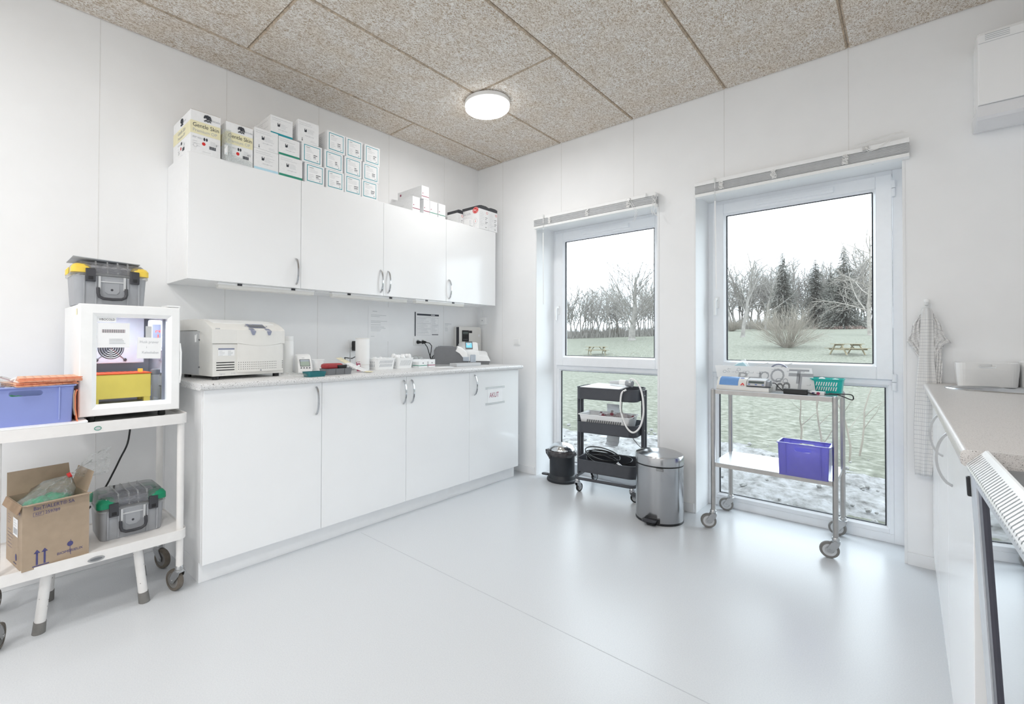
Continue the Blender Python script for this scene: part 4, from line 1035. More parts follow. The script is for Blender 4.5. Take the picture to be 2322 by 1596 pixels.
# door
d = MB(); e = .052; dz0, dz1 = z0 - .002, z1 + .001; xo = FX1 - ox
def ring4(a, b, c, dd, x): return [(x, a, c), (x, b, c), (x, b, dd), (x, a, dd)]
gy0, gy1, gz0, gz1 = -w + .056, w - .048, dz0 + .043, dz1 - .052
d.loft([ring4(-w - .001, w + .001, dz0, dz1, xd + .004), ring4(-w - .001, w + .001, dz0, dz1, xo - .004), ring4(-w + .003, w - .003, dz0 + .004, dz1 - .004, xo),
        ring4(gy0 - .016, gy1 + .016, gz0 - .016, gz1 + .016, xo), ring4(gy0, gy1, gz0, gz1, xo - .01), ring4(gy0, gy1, gz0, gz1, xd + .004)], 'plastic_white', False, False)
d.loft([ring4(-w - .001, w + .001, dz0, dz1, xd + .004), ring4(gy0, gy1, gz0, gz1, xd + .004)], 'plastic_white', False, False)
do = d.build('door', t, smooth=False)
m = MB(); xg = xo - .016; m.quad((xg, gy0, gz0), (xg, gy1, gz0), (xg, gy1, gz1), (xg, gy0, gz1), 'fridge_glass'); m.build('glass_pane', do, smooth=False, recalc=False)
m = MB(); m.box(xd + .006, xd + .012, gy1 - .012, gy1, gz0, gz1, 'liner_dark'); m.build('gasket', do, smooth=False)
m = MB(); xs_ = xg + .0012
m.rect((xs_, gy0 + .033, gz1 - .010), RY, UZ, .064, .020, 'paper'); m.text('VIBOCOLD', .0125, (xs_ + .0006, gy0 + .034, gz1 - .010), RY, UZ, 'print_black', 'CENTER', .86)
m.build('name_plate', do, recalc=False)
m = MB(); m.rect((xs_, gy0 + .057, gz1 - .075), RY, UZ, .112, .104, 'paper')
for k in range(32): m.rect((xs_ + .0006, gy0 + .018 + .0025 * k, gz1 - .058), RY, UZ, .0007 + .0009 * (k * 7 % 3) / 2, .014, 'print_dark' if k % 3 else 'maroon_ink')
m.lines((xs_ + .0006, gy0 + .042, gz1 - .092), RY, UZ, .058, 4, .006, 'print_grey', .0022, 5); m.build('barcode_label', do, recalc=False)
m = MB(); nx, nz = gy0 + .185, gz1 - .130; m.rect((xs_, nx, nz), (0, 1, -.03), (0, .03, 1), .090, .092, 'paper')
for tx, dy, dz in (('Husk prøver', 0, .026), ('i', -.01, .004), ('Køleskabet', .004, -.02)): m.text(tx, .0155, (xs_ + .0006, nx + dy, nz + dz), (0, 1, -.03), (0, .03, 1), 'print_grey', 'CENTER', .9)
m.build('handwritten_note', do, recalc=False)
m = MB(); m.rect((xs_ - .0004, gy0 + .182, gz1 - .060), RY, UZ, .023, .052, 'lightgrey_plastic'); m.build('tape', do, recalc=False)
m = MB(); m.box(xd - .05, xo - .004, w - .05, w + .002, z1 + .003, z1 + .010, 'plastic_white'); m.box(xd - .02, xo - .01, w - .04, w - .004, z1 + .001, z1 + .003, 'print_black'); m.build('hinge_cover', t, smooth=False, bevel=.002)
m = MB(); m.tube([(xo - .008, w + .002, z1 - .16), (xo - .004, w + .006, z1 - .2), (xo - .004, w + .006, z1 - .3), (xo - .008, w + .002, z1 - .34)], .004, 'plastic_white', 8); m.build('door_grip', do)
m = MB(); m.box(xb + .02, xd - .02, -w + .02, w - .02, .026, .034, 'black_plastic'); m.build('underframe', t, smooth=False)
for x, y in ((xb + .04, -w + .05), (xb + .04, w - .05), (xd - .03, -w + .05), (xd - .03, w - .05)):
    m = MB(); m.lathe([(.013, 0.0005), (.015, .004), (.014, .03)], 'black_plastic', 14, (x, y, 0)); m.build('foot', t)
# yellow tube rack inside
ld = bpy.data.lights.new('fridge_light', 'AREA'); ld.shape = 'RECTANGLE'; ld.size = .20; ld.size_y = .05; ld.energy = 1.0; ld.color = (.95, .97, 1)
lo = bpy.data.objects.new('fridge_light', ld); COL.objects.link(lo); lo.parent = t; lo.location = (.150, -.02, z1 - .036); lo.rotation_euler = (0, 0, R(90))
t = thing('tube_rack', 'yellow sample rack with an orange lid inside the glass-door fridge', 'rack', (.355, -2.835, ZF + z0 + th + .0025))
m = MB(); W_ = .108; m.box(-.07, .07, -W_, W_, .022, .128, 'rack_yellow'); o = m.build('rack_body', t, smooth=False, bevel=.004)
for x in (-.052, .052):
    for y in (-W_ + .014, W_ - .014): m = MB(); m.box(x - .012, x + .012, y - .012, y + .012, 0, .024, 'rack_yellow'); m.build('foot', t, smooth=False)
m = MB(); m.box(-.071, .071, -W_ - .001, W_ + .001, .1285, .1325, 'orange_red')
for k in range(9): m.box(-.06, .06, -W_ + .02 + .021 * k, -W_ + .023 + .021 * k, .1325, .1332, 'maroon_ink')
m.build('lid', t, smooth=False)
m = MB(); m.box(.01, .03, W_ - .04, W_ - .024, .1335, .148, 'yellow_plastic'); m.build('lid_knob', t, smooth=False)
t = thing('bottle', 'dim grey bottle standing at the hinge side inside the glass-door fridge', 'bottle', (.40, -2.705, ZF + z0 + th + .0025))
m = MB(); m.lathe([(.012, 0), (.013, .06), (.018, .08), (.018, .12)], 'clear_plastic', 16); m.build('bottle_body', t); m = MB(); m.lathe([(.019, .12), (.019, .142), (.012, .146)], 'interior_grey', 16); m.build('cap', t)
# tool boxes
def toolbox(label, x, y, z, rz, W, D, Hb, caps, group='clear-lidded grey tool boxes'):
    t = thing('toolbox', label, 'toolbox', (x, y, z), rz, group)
    m = MB(); m.loft([rr(D * .90, W * .90, .022, 0), rr(D * .92, W * .915, .026, .006), rr(D * .97, W * .965, .026, Hb)], 'grey_plastic')
    for yy in (-.72, -.42, .42, .72):
        m.prism([(D * .90, .004), (D * .97, Hb - .002), (D * .97 + .006, Hb - .002), (D * .91 + .006, .004)], W * yy - .003, W * yy + .003, 'grey_plastic', 'y')
    m.loft([[(D * .955 + a, yy, zz) for yy, zz in ((-.026, Hb * .48), (-.014, Hb * .40), (.014, Hb * .40), (.026, Hb * .48), (.026, Hb * .92), (-.026, Hb * .92))] for a in (-.004, .0015)], 'grey_plastic')
    m.disc((D * .96 + .001, 0, Hb * .55), RY, UZ, .005, 'dark_plastic', 12)
    for yy in (-W * .33, W * .33): m.box(D * .945, D * .975 + .006, yy - .004, yy + .004, Hb * .55, Hb, 'lightgrey_plastic')
    m.box(D * .955, D * .97 + .003, -W * .33, W * .33, Hb * .80, Hb * .84, 'lightgrey_plastic')
    m.build('body', t)
    m = MB(); m.loft([rr(D * 1.0, W * 1.0, .028, Hb - .004), rr(D * 1.02, W * 1.02, .03, Hb), rr(D * 1.02, W * 1.02, .03, Hb + .010), rr(D * .99, W * .99, .03, Hb + .013)], 'clear_plastic'); m.build('rim', t)
    hl = .048
    m = MB(); m.loft([rr(D * .985, W * .985, .03, Hb + .013), rr(D * .975, W * .965, .034, Hb + .02 + hl * .4), rr(D * .88, W * .92, .034, Hb + .012 + hl * .85), rr(D * .78, W * .86, .03, Hb + .013 + hl)], 'smoke_lid')
    for yy in (-.42, -.12, .15, .42): m.box(-D * .8, D * .86, W * yy - .0025, W * yy + .0025, Hb + .010 + hl, Hb + .0165 + hl, 'clear_plastic'); m.prism([(D * .98, Hb + .014), (D * 1.0, Hb + .014), (D * .90, Hb + .016 + hl), (D * .86, Hb + .012 + hl)], W * yy - .0025, W * yy + .0025, 'clear_plastic', 'y')
    ldo = m.build('lid', t)
    m = MB(); m.box(-D * .86, D * .72, -W * .80, W * .80, Hb + .004, Hb + .006 + hl * .7, 'grey_plastic'); m.build('insert_tray', t, smooth=False, bevel=.006)
    for sx in (-1, 1):
        for sy in (-1, 1):
            m = MB(); cx_, cy_ = sx * (D - .028), sy * (W - .030)
            m.loft([rr(.030, .033, .018, Hb + .012, cx_, cy_), rr(.030, .033, .02, Hb + .034, cx_, cy_), rr(.024, .027, .018, Hb + .046, cx_ - sx * .004, cy_ - sy * .002), rr(.012, .015, .01, Hb + .051, cx_ - sx * .006, cy_ - sy * .002)], caps); m.build('corner_cap', ldo)
    for yy in (-.56, .60):
        m = MB(); m.prism([(D * .98, Hb + .032), (D * 1.03 + .004, Hb + .028), (D * 1.02 + .010, Hb - .002), (D * .97 + .014, Hb - .024), (D * .97 + .004, Hb - .026), (D * 1.0, Hb)], W * yy - .017, W * yy + .017, 'dark_plastic', 'y')
        m.box(D * .97 + .008, D * .97 + .0155, W * yy - .009, W * yy + .009, Hb - .018, Hb - .002, 'print_black'); m.build('latch', t, smooth=False, bevel=.002)
    hy = W * .37; m = MB(); x_ = D * .97 + .012
    m.tube([(x_ - .004, -hy, Hb * .60), (x_, -hy, Hb * .40), (x_ + .002, -hy + .004, Hb * .29), (x_ + .003, -hy + .018, Hb * .23), (x_ + .003, 0, Hb * .215), (x_ + .003, hy - .018, Hb * .23), (x_ + .002, hy - .004, Hb * .29), (x_, hy, Hb * .40), (x_ - .004, hy, Hb * .60)], .0065, 'dark_plastic', 10); m.build('handle', t)
    return t
toolbox('grey tool box with yellow corner caps on top of the glass-door fridge', .335, -2.878, ZF + z1 + .0015, 0, .134, .105, .125, 'yellow_plastic')
t = thing('document_sleeve', 'flat grey sleeve lying on the yellow-capped tool box', 'sleeve', (.33, -2.885, ZF + z1 + .195))
m = MB(); m.quad((-.09, -.125, 0), (.105, -.125, .006), (.10, .11, -.0045), (-.09, .12, 0), 'grey_plastic'); o = m.build('sleeve'); o.parent = t; o.modifiers.new('thick', 'SOLIDIFY').thickness = .003
toolbox('grey tool box with green corner caps on the lower shelf of the white cart', .385, -2.803, ZL + .0005, 0, .124, .105, .125, 'green_plastic')
# blue crate with its contents
def crate(name, label, x, y, z, rz, hx, hy, h, mat, rib, group=None, t_=.003, holeface='x'):
    """storage crate with hand slots in its two x-facing walls"""
    t = thing(name, label, 'crate', (x, y, z), rz, group)
    m = MB(); k = .955
    def q(sx, sy, top): f = 1 if top else k; return (sx * hx * f, sy * hy * f, h if top else 0.0)
    for s in (1, -1):
        c = [q(s, -1, 0), q(s, 1, 0), q(s, 1, 1), q(s, -1, 1)]
        m.holed(c, (.5, .83, .17, .068), t_, mat, (s, 0, -.02))
        c = [q(-1, s, 0), q(1, s, 0), q(1, s, 1), q(-1, s, 1)]
        n = Vector((0, s * t_, 0)); c = [Vector(p) for p in c]
        m.loft([c, [p - n for p in c]], mat)
    m.box(-hx * k, hx * k, -hy * k, hy * k, 0, t_, mat)
    m.build('crate_body', t, smooth=False)
    m = MB()
    for z0_, z1_, e in ((h - .004, h + .001, .007),):
        o = rr(hx + e, hy + e, .008, z0_); o2 = rr(hx + e, hy + e, .008, z1_); i2 = rr(hx - t_, hy - t_, .004, z1_); i1 = rr(hx - t_, hy - t_, .004, z0_)
        m.loft([i1, o, o2, i2, i1], rib, False, False)
    m.build('rim', t)
    m = MB()
    for s in (1, -1):
        for a in (-.68, .68):
            m.prism([(s * hx * k, .012), (s * hx * .998, h - .006), (s * (hx + .005), h - .006), (s * (hx * k + .003), .012)], hy * a - .0022, hy * a + .0022, rib, 'y')
    m.build('rib', t, smooth=False)
    return t
t = thing('board', 'white laminated board under the blue crate on the cart top', 'board', (.385, -3.13, ZS + .0165)); m = MB(); m.loft([rr(.205, .155, .012, 0), rr(.205, .155, .012, .006)], 'paper'); m.build('panel', t)
ZC = ZS + .0230
crate('storage_crate', 'blue plastic crate with a slot handle on the cart, orange envelopes on top', .41, -3.155, ZC, 0, .150, .139, .145, 'blue_crate', 'blue_crate_rib')
heap('gloves', 'green rolled gloves seen through the handle slot of the blue crate', 'gloves', .42, -3.14, ZC + .03, .09, .08, 24, .035, 'green_gloves', 5)
t = thing('cable_tie_bag', 'clear crumpled bag with a white knot on the blue crate', 'bag', (.47, -3.225, ZC + .147)); m = MB(); q = random.Random(3)
m.loft([[((.06) * s_ * math.cos(R(36 * j)) + q.uniform(-.006, .006), .05 * s_ * math.sin(R(36 * j)) + q.uniform(-.006, .006), z_ + q.uniform(-.004, .004)) for j in range(10)] for s_, z_ in ((1, 0), (1.1, .012), (.7, .026), (.2, .032))], 'clear_bag'); m.build('bag_film', t)
m = MB(); m.tube([(.05, .03, .022), (.055, .045, .03), (.06, .04, .018), (.065, .055, .012), (.068, .05, .006), (.07, .065, .004)], .004, 'cord_white', 6); m.build('knot', t)
t = thing('wire', 'thin red wire curving above the blue crate', 'wire', (.45, -3.20, ZC + .147)); m = MB(); m.tube([(-.05, -.12, .03), (-.02, -.05, .042), (.02, .0, .022), (.03, .03, .001)], .0018, 'maroon_ink', 6); m.build('wire_strand', t)
q = random.Random(17)
names_e = ['lowest', 'second lowest', 'third', 'fourth', 'fifth', 'sixth', 'third from the top', 'second from the top', 'topmost']
zz = ZC + .1475
for i in range(9):
    t = thing('envelope', 'orange padded envelope piled on the blue crate, %s of the pile' % names_e[i], 'envelope', (.475 + q.uniform(-.01, .01), -3.083 + q.uniform(-.004, .002) + (-.028 if i < 4 else 0), zz), R(q.uniform(-2, 3) + (9 if i < 4 else 0)), 'orange envelopes on the blue crate')
    m = MB(); hx, hy = .095, .091; bw = q.uniform(.0005, .0016)
    rows = [[(-hx + 2 * hx * a / 4, -hy + 2 * hy * b / 8, .0004 + bw * math.sin(math.pi * a / 4) * math.sin(math.pi * b / 8)) for b in range(9)] for a in range(5)]
    for a in range(4):
        for b in range(8): m.quad(rows[a][b], rows[a + 1][b], rows[a + 1][b + 1], rows[a][b + 1], 'orange_card')
    o = m.build('envelope_body', t); sd = o.modifiers.new('thick', 'SOLIDIFY'); sd.thickness = .0022; sd.offset = 1
    m = MB(); m.box(hx - .001, hx + .0006, -hy, hy, .0006, .0022, 'orange_edge'); m.build('seal_edge', t, smooth=False)
    zz += .0034
t = thing('folder', 'orange folder standing between the blue crate and the fridge', 'folder', (.47, -3.004, ZC))
m = MB(); prof = [(0, -.001), (.02, -.004), (.05, -.008), (.10, -.0085), (.118, -.006), (.124, -.002)]
m.loft([[(x, b - .0 - e, a) for a, b in prof] + [(x, b - .003 - e * 1.5, a) for a, b in prof[::-1]] for x, e in ((-.12, 0), (.103, .0))], 'orange_edge'); m.build('folder_cover', t)
m = MB(); m.loft([[(x, b - .0035, a + .004) for a, b in prof[1:-1]] + [(x, b - .007, a + .004) for a, b in prof[1:-1][::-1]] for x in (-.115, .100)], 'card_brown'); m.build('folder_pages', t)
# cardboard box with glove bag
BX, BY, BZ = .478, -3.080, ZL + .0005
t = thing('cardboard_box', 'open brown cardboard box with printed arrows on the lower shelf of the cart', 'box', (BX, BY, BZ), R(9))
hx, hy, h = .103, .100, .240; m = MB(); c = .003
for s in (-1, 1):
    m.box(s * hx - (c if s > 0 else 0), s * hx + (c if s < 0 else 0), -hy, hy, 0, h, 'card_brown'); m.box(-hx + c, hx - c, s * hy - (c if s > 0 else 0), s * hy + (c if s < 0 else 0), 0, h, 'card_brown')
m.box(-hx + c, hx - c, -hy + c, hy - c, 0, c, 'card_brown')
X = hx + .0008; o = lambda a, b: (X, a * hy, b * h)
m.text('BacT/ALERT® SA', .019, o(-.70, .93), RY, UZ, 'violet_ink', 'LEFT', .88); m.text('259789', .0165, o(-.36, .84), RY, UZ, 'violet_ink', 'LEFT', .9)
m.rect(o(-.55, .84), RY, UZ, .030, .0145, 'violet_ink'); m.rect((X + .0003, -.55 * hy, .84 * h), RY, UZ, .028, .0125, 'card_brown'); m.text('REF', .012, (X + .0006, -.55 * hy, .84 * h), RY, UZ, 'violet_ink')
for a in (-.58, -.36):
    m.rect(o(a, .15), RY, UZ, .006, .045, 'violet_ink'); m.add([(X, a * hy - .0095, .235 * h), (X, a * hy + .0095, .235 * h), (X, a * hy, .29 * h)], [(0, 1, 2)], 'violet_ink')
m.rect(o(-.47, .04), RY, UZ, .048, .0035, 'violet_ink')
m.text('BIOMÉRIEUX', .0135, o(.40, .13), RY, UZ, 'violet_ink', 'CENTER', 1.05)
m.disc(o(.40, .245), RY, UZ, .0095, 'violet_ink', 24); m.tube([(X, .42 * hy, .31 * h), (X, .40 * hy, .245 * h), (X, .40 * hy, .16 * h), (X, .42 * hy, .07 * h)], .0008, 'violet_ink', 4)
Y = -hy - .0008; p = lambda a, b: (a * hx, Y, b * h)
m.rect(p(.2, .62), RX, UZ, .062, .066, 'paper'); m.rect((.2 * hx, Y - .0004, .56 * h), RX, UZ, .046, .022, 'print_grey'); m.lines((.0, Y - .0004, .72 * h), RX, UZ, .045, 3, .009, 'print_grey'); m.text('259789', .016, p(.55, .86), RX, UZ, 'violet_ink')
m.lines(p(-.8, .75), RX, UZ, .05, 4, .010, 'violet_ink'); m.lines(p(-.8, .52), RX, UZ, .08, 6, .013, 'violet_ink'); m.disc(p(.3, .16), RX, UZ, .01, 'violet_ink', 20, .013); m.lines(p(0, .06), RX, UZ, .07, 1, .01, 'violet_ink', .003)
m.build('box_body', t, smooth=False)
def flap(a, b, dv, name='flap', mat='card_brown'):
    m = MB(); a, b, dv = Vector(a), Vector(b), Vector(dv); n = (b - a).cross(dv).normalized() * .0028
    r_ = [a, b, b + dv + (a - b) * .02, a + dv + (b - a) * .02]
    m.loft([r_, [p - n for p in r_]], mat); m.build(name, t, smooth=False)
flap((-hx, -hy, h), (-hx, hy, h), (-.02, 0, .088)); flap((-hx, hy, h), (hx * .72, hy, h), (0, .022, .075)); flap((hx, -hy, h), (hx, hy, h), (.034, .002, .006)); flap((-hx, -hy, h), (hx, -hy, h), (0, -.012, -.028), mat='card_brown_dark')
heap('gloves', 'green gloves inside the clear bag in the cardboard box', 'gloves', BX - .005, BY - .005, BZ + .180, .055, .055, 30, .032, 'green_gloves', 6)
t = thing('plastic_bag', 'clear plastic bag tied with red tape, stuffed in the cardboard box', 'bag', (BX, BY, BZ + .14)); q = random.Random(31); m = MB()
ring = lambda cx, cy, cz, rx, ry, n, jit: [(cx + rx * math.cos(2 * math.pi * j / n) + q.uniform(-jit, jit), cy + ry * math.sin(2 * math.pi * j / n) + q.uniform(-jit, jit), cz + q.uniform(-jit, jit)) for j in range(n)]
m.loft([ring(0, -.01, .02, .085, .080, 18, .004), ring(.0, -.01, .085, .092, .086, 18, .006), ring(.0, .005, .115, .09, .075, 18, .008), ring(.0, .03, .150, .05, .045, 18, .006), ring(.0, .052, .160, .014, .014, 18, .002), ring(0, .062, .163, .008, .008, 18, .001)], 'clear_bag', False, False); m.build('bag_film', t)
m = MB(); m.tube([(0, .056, .161), (0, .068, .166)], .0105, 'red_ink', 12); m.build('tape', t)
m = MB(); rows = []
for i in range(9):
    a = i / 8; wd = .008 + .040 * math.sin(min(1, a * 1.5) * 1.5)
    rows.append([(.012 * math.sin(j * 1.7 + i) + (j - 4) * .004, .07 + .125 * a + q.uniform(-.004, .004), .168 + .05 * a + (j - 4) / 4 * wd + q.uniform(-.005, .005) - .02 * a * (j < 3)) for j in range(9)])
for i in range(8):
    for j in range(8): m.quad(rows[i][j], rows[i + 1][j], rows[i + 1][j + 1], rows[i][j + 1], 'clear_bag')
m.build('loose_end', t)
t = thing('mains_cable', 'black mains cable hanging from the cart top down the wall', 'cord', (.05, -2.74, .4)); m = MB()
m.tube(smooth([(.10, .03, .36), (.02, .02, .33), (.0, .012, .29), (-.002, -.0, .2), (.0, -.03, .13), (.0, -.06, .06), (.0, -.10, -.02), (.0, -.18, -.12), (.0, -.30, -.20), (.02, -.45, -.27)]), .0045, 'black_plastic', 8); m.build('cord', t)
# ------------------------------------------------------------------ bins by the windows
t = thing('pedal_bin', 'brushed steel pedal bin standing between the two windows', 'bin', (1.792, -.256, 0), R(8))
r = .142
m = MB(); m.lathe([(r - .004, .004), (r, .016), (r, .352)], 'brushed_steel', 64, cap0=False); bo = m.build('bin_body', t)
m = MB(); m.lathe([(r - .006, 0), (r + .001, .001), (r + .001, .012), (r - .004, .014)], 'black_plastic', 48); m.build('base_ring', t)
m = MB(); m.lathe([(r - .006, .352), (r - .001, .353), (r - .001, .357), (r - .006, .358)], 'black_plastic', 48); m.build('seal', t)
m = MB(); m.lathe([(r, .358), (r + .003, .361), (r + .003, .408), (r - .002, .417), (r - .03, .428), (r - .07, .438), (r - .11, .443), (0, .445)], 'brushed_steel', 64, cap1=False); m.build('lid', t)
m = MB(); m.box(.015, .055, -r - .004, -r + .006, .336, .352, 'interior_grey'); m.text('brabantia', .0085, (.035, -r - .0045, .344), RX, UZ, 'lightgrey_plastic'); m.build('name_plate', t, smooth=False)
m = MB(); m.loft([[(-.055, -r + .02, .012), (.035, -r + .02, .012), (.035, -r + .02, .040), (-.055, -r + .02, .040)], [(-.055, -r - .004, .008), (.035, -r - .004, .008), (.035, -r - .004, .040), (-.055, -r - .004, .040)]], 'black_plastic'); m.loft([rr(.040, .026, .012, .024, -.022, -r - .018), rr(.042, .028, .012, .034, -.022, -r - .018)], 'dark_plastic'); m.loft([rr(.026, .018, .008, .004, -.012, -r - .010), rr(.028, .020, .008, .016, -.012, -r - .010)], 'black_plastic'); m.build('pedal', t)
t = thing('pedal_bin', 'small black pedal bin with a steel dome lid and black bag in the window recess', 'bin', (.905, .022, 0), R(12))
m = MB(); m.lathe([(.118, 0), (.122, .006), (.122, .018), (.112, .026), (.108, .045), (.098, .055)], 'bin_black', 48); m.build('base_ring', t)
m = MB(); m.lathe([(.098, .052), (.100, .06), (.100, .235)], 'bin_black', 48, cap0=False); m.build('bin_body', t)
m = MB(); q = random.Random(13); rings = []
for k, (rr_, z, j) in enumerate(((.1035, .205, .003), (.112, .215, .008), (.122, .236, .008), (.112, .250, .006), (.098, .247, .002))):
    rings.append([((rr_ + q.uniform(-j, j) + (.016 if i in (17, 18, 19) and k in (1, 2) else 0)) * math.cos(2 * math.pi * i / 36), (rr_ + q.uniform(-j, j)) * math.sin(2 * math.pi * i / 36), z + q.uniform(-j, j) - (.03 if i in (20, 21, 22) and k in (0, 1) else 0)) for i in range(36)])
m.loft(rings, 'bag_black', False, False); m.build('bag_liner', t)
m = MB(); m.lathe([(.100, .247), (.104, .250), (.104, .258), (.096, .272), (.078, .290), (.05, .303), (0, .309)], 'mirror_steel', 56, cap1=False); m.build('lid', t)
m = MB(); m.loft([rr(.03, .02, .018, .030, -.138, -.012), rr(.032, .022, .02, .038, -.138, -.012), rr(.028, .018, .016, .042, -.138, -.012)], 'dark_plastic'); m.box(-.115, -.09, -.022, -.004, .026, .036, 'bin_black'); m.build('pedal', t)
# ------------------------------------------------------------------ black three-tier trolley
TX, TY, TA = 1.32, .039, R(8.3)
t = thing('tier_trolley', 'dark grey three-tier trolley in front of the window beside the steel pedal bin', 'trolley', (TX, TY, 0), TA)
def ttray(z0, z1, name):
    m = MB(); m.tub([(.220, .153, .055, z0), (.224, .158, .06, z0 + .006), (.224, .158, .06, z1 - .004), (.227, .161, .062, z1 - .003), (.227, .161, .062, z1)], .0035, 'trolley_black', .005, 6); return m.build(name, t)
ttray(.697, .785, 'top_tray'); ttray(.446, .530, 'middle_tray'); ttray(.152, .246, 'bottom_tray')
for s in (-1, 1):
    for yy in (-.03, .03):
        m = MB(); m.X = None
        m.loft([rr(.011, .016, .008, z, s * .240, yy) for z in (.105, .775)], 'trolley_black')
        m.build('post', t)
for s in (-1, 1):
    for z in (.74, .488, .20):
        m = MB(); m.cyl((s * .249, -.03, z), (s * .2535, -.03, z), .006, 'chrome', 10); m.build('bolt', t)
m = MB(); rx_, ry_ = .222, .178; pts = [(p[0], p[1], .107) for p in rr(rx_, ry_, .05, 0, n=6)]
m.tube(pts, .0105, 'trolley_black', 10, closed=True)
for s in (-1, 1):
    for yy in (-.03, .03): m.tube([(s * .222, yy, .105), (s * .236, yy, .112), (s * .240, yy, .135)], .010, 'trolley_black', 10)
m.build('base_frame', t)
for x, y, a in ((-.200, -.165, 75), (.200, -.165, 30), (-.200, .165, 70), (.200, .165, 60)):
    caster(t, x, y, .100, .033, R(a), 'chrome', 'black_plastic', 'lightgrey_plastic', .016, .022)
def TL(x, y, z):
    c, s = math.cos(TA), math.sin(TA); return (TX + c * x - s * y, TY + s * x + c * y, z)
t = thing('doppler_case', 'white flat case tilted across the top tray of the dark trolley', 'case', TL(-.02, -.04, .703), TA)
m = MB(); m.loft([[(-.17, -.10, .078), (.125, -.11, .078), (.15, .10, .088), (-.10, .10, .098)], [(-.17, -.10, .084), (.125, -.11, .084), (.15, .10, .094), (-.10, .10, .104)]], 'paper'); m.loft([rr(.10, .07, .01, .0), rr(.10, .07, .01, .077)], 'lightgrey_plastic'); m.build('case_body', t, smooth=False)
t = thing('probe_handpiece', 'grey cylindrical handpiece with a white collar lying on the top tray of the dark trolley', 'handpiece', TL(.085, .0, .822), TA)
m = MB(); m.tube([(-.10, .03, -.006), (-.05, .015, -.002), (.03, .0, 0)], .012, 'lightgrey_plastic', 16, r1=.018); m.tube([(.03, 0, 0), (.075, -.012, -.006)], .024, 'grey_plastic', 18); m.build('handpiece_body', t)
m = MB(); m.tube([(-.02, .009, 0), (.035, -.001, 0)], .0205, 'plastic_white', 18); m.build('collar', t)
m = MB(); pts = [(1.512, .835), (1.515, .850), (1.54, .867), (1.578, .861), (1.609, .824), (1.628, .771), (1.637, .705), (1.637, .63), (1.618, .552), (1.588, .509), (1.556, .498), (1.521, .524), (1.492, .583), (1.476, .659), (1.476, .721), (1.486, .769), (1.508, .789)]
t = thing('probe_cable', 'thick white cable looping down over the front of the dark trolley', 'cable', (1.55, -.13, .68))
m.tube(smooth([(x - 1.55, (.06 if i < 2 else .02 if i < 3 else -.002 if i < 13 else -.004) + (.018 if i == 16 else 0), z - .68) for i, (x, z) in enumerate(pts)]), .0062, 'cord_white', 10); m.build('cable_sheath', t)
m = MB(); m.tube(smooth([(1.497 - 1.55, -.004, .78 - .68), (1.485 - 1.55, -.006, .66 - .68), (1.495 - 1.55, -.005, .56 - .68), (1.55 - 1.55, -.006, .48 - .68), (1.60 - 1.55, -.004, .42 - .68), (1.66 - 1.55, -.004, .38 - .68)]), .0022, 'black_plastic', 6); m.build('thin_lead', t)
t = slit_basket('translucent white slotted basket of used tubes in the middle tray of the dark trolley', 0, 0, TA + R(90), .115, .190, .132, mat='plastic_white', hole='interior_grey', rows=2, cols=16, z=.452)
t.location = TL(-.012, -.028, .4515); t.rotation_euler = (0, 0, TA - R(90))
q = random.Random(40)
for i in range(11):
    p = TL(-.07 + .020 * i + q.uniform(-.02, .02), -.04 + q.uniform(-.05, .03), .575 + q.uniform(-.006, .014))
    place = ['grey tube with a dull red end in the tube heap of the slotted basket'] 
    t = thing('tube_holder', place[0], 'tube', p, q.uniform(0, 6.28), 'used grey tubes heaped in the slotted basket')
    a = q.uniform(-.3, .8); d = Vector((math.cos(a), 0, math.sin(a))) * .024
    m = MB(); m.cyl(-d, d, .0145, 'skin_tube', 18); m.build('tube_wall', t)
    m = MB(); m.cyl(d * 1.001, d * 1.03, .0125, 'tube_end', 18); m.build('tube_end', t)
heap('tube_caps', 'loose caps and tubes filling the bottom of the slotted basket', 'tubes', *TL(-.012, -.03, .505)[:2], .53, .14, .07, 26, .015, 'skin_tube', 44)
t = thing('cable_coil', 'coiled black cable with a chrome plug in the bottom tray of the dark trolley', 'cable', TL(-.03, -.02, .160), TA); q = random.Random(50); m = MB()
for k in range(6):
    R0 = .085 + .012 * q.random(); ph = q.uniform(0, 6.28); tilt = q.uniform(.15, .65)
    m.tube([(-.03 + R0 * 1.35 * math.cos(a + ph), R0 * .85 * math.sin(a + ph), .035 + .012 * k + tilt * R0 * .75 * math.sin(a + ph * .6) + .02) for a in [2 * math.pi * i / 28 for i in range(28)]], .0042, 'black_plastic', 8, closed=True)
m.tube(smooth([(.02, .02, .10), (.10, .03, .115), (.17, .05, .10), (.18, .0, .08), (.11, -.05, .06), (.12, -.06, .05)]), .0042, 'black_plastic', 8); m.build('cable_sheath', t)
m = MB(); m.tube([(.10, -.06, .075), (.135, -.075, .06)], .010, 'chrome', 12); m.build('connector', t)
t = thing('paper_strip', 'white paper strip hanging against the window glass behind the dark trolley', 'paper', (1.245, .228, .46)); m = MB()
pr_ = [(.0, .17), (.004, .05), (.002, -.08), (-.004, -.13), (-.02, -.155), (-.045, -.165)]
for (a, b), (c, d) in zip(pr_, pr_[1:]): m.quad((-.052 + a * .3, a, b), (.052 + a * .3, a, b), (.052 + c * .3, c, d), (-.052 + c * .3, c, d), 'paper')
o = m.build('paper_sheet', t); o.modifiers.new('thick', 'SOLIDIFY').thickness = .0006
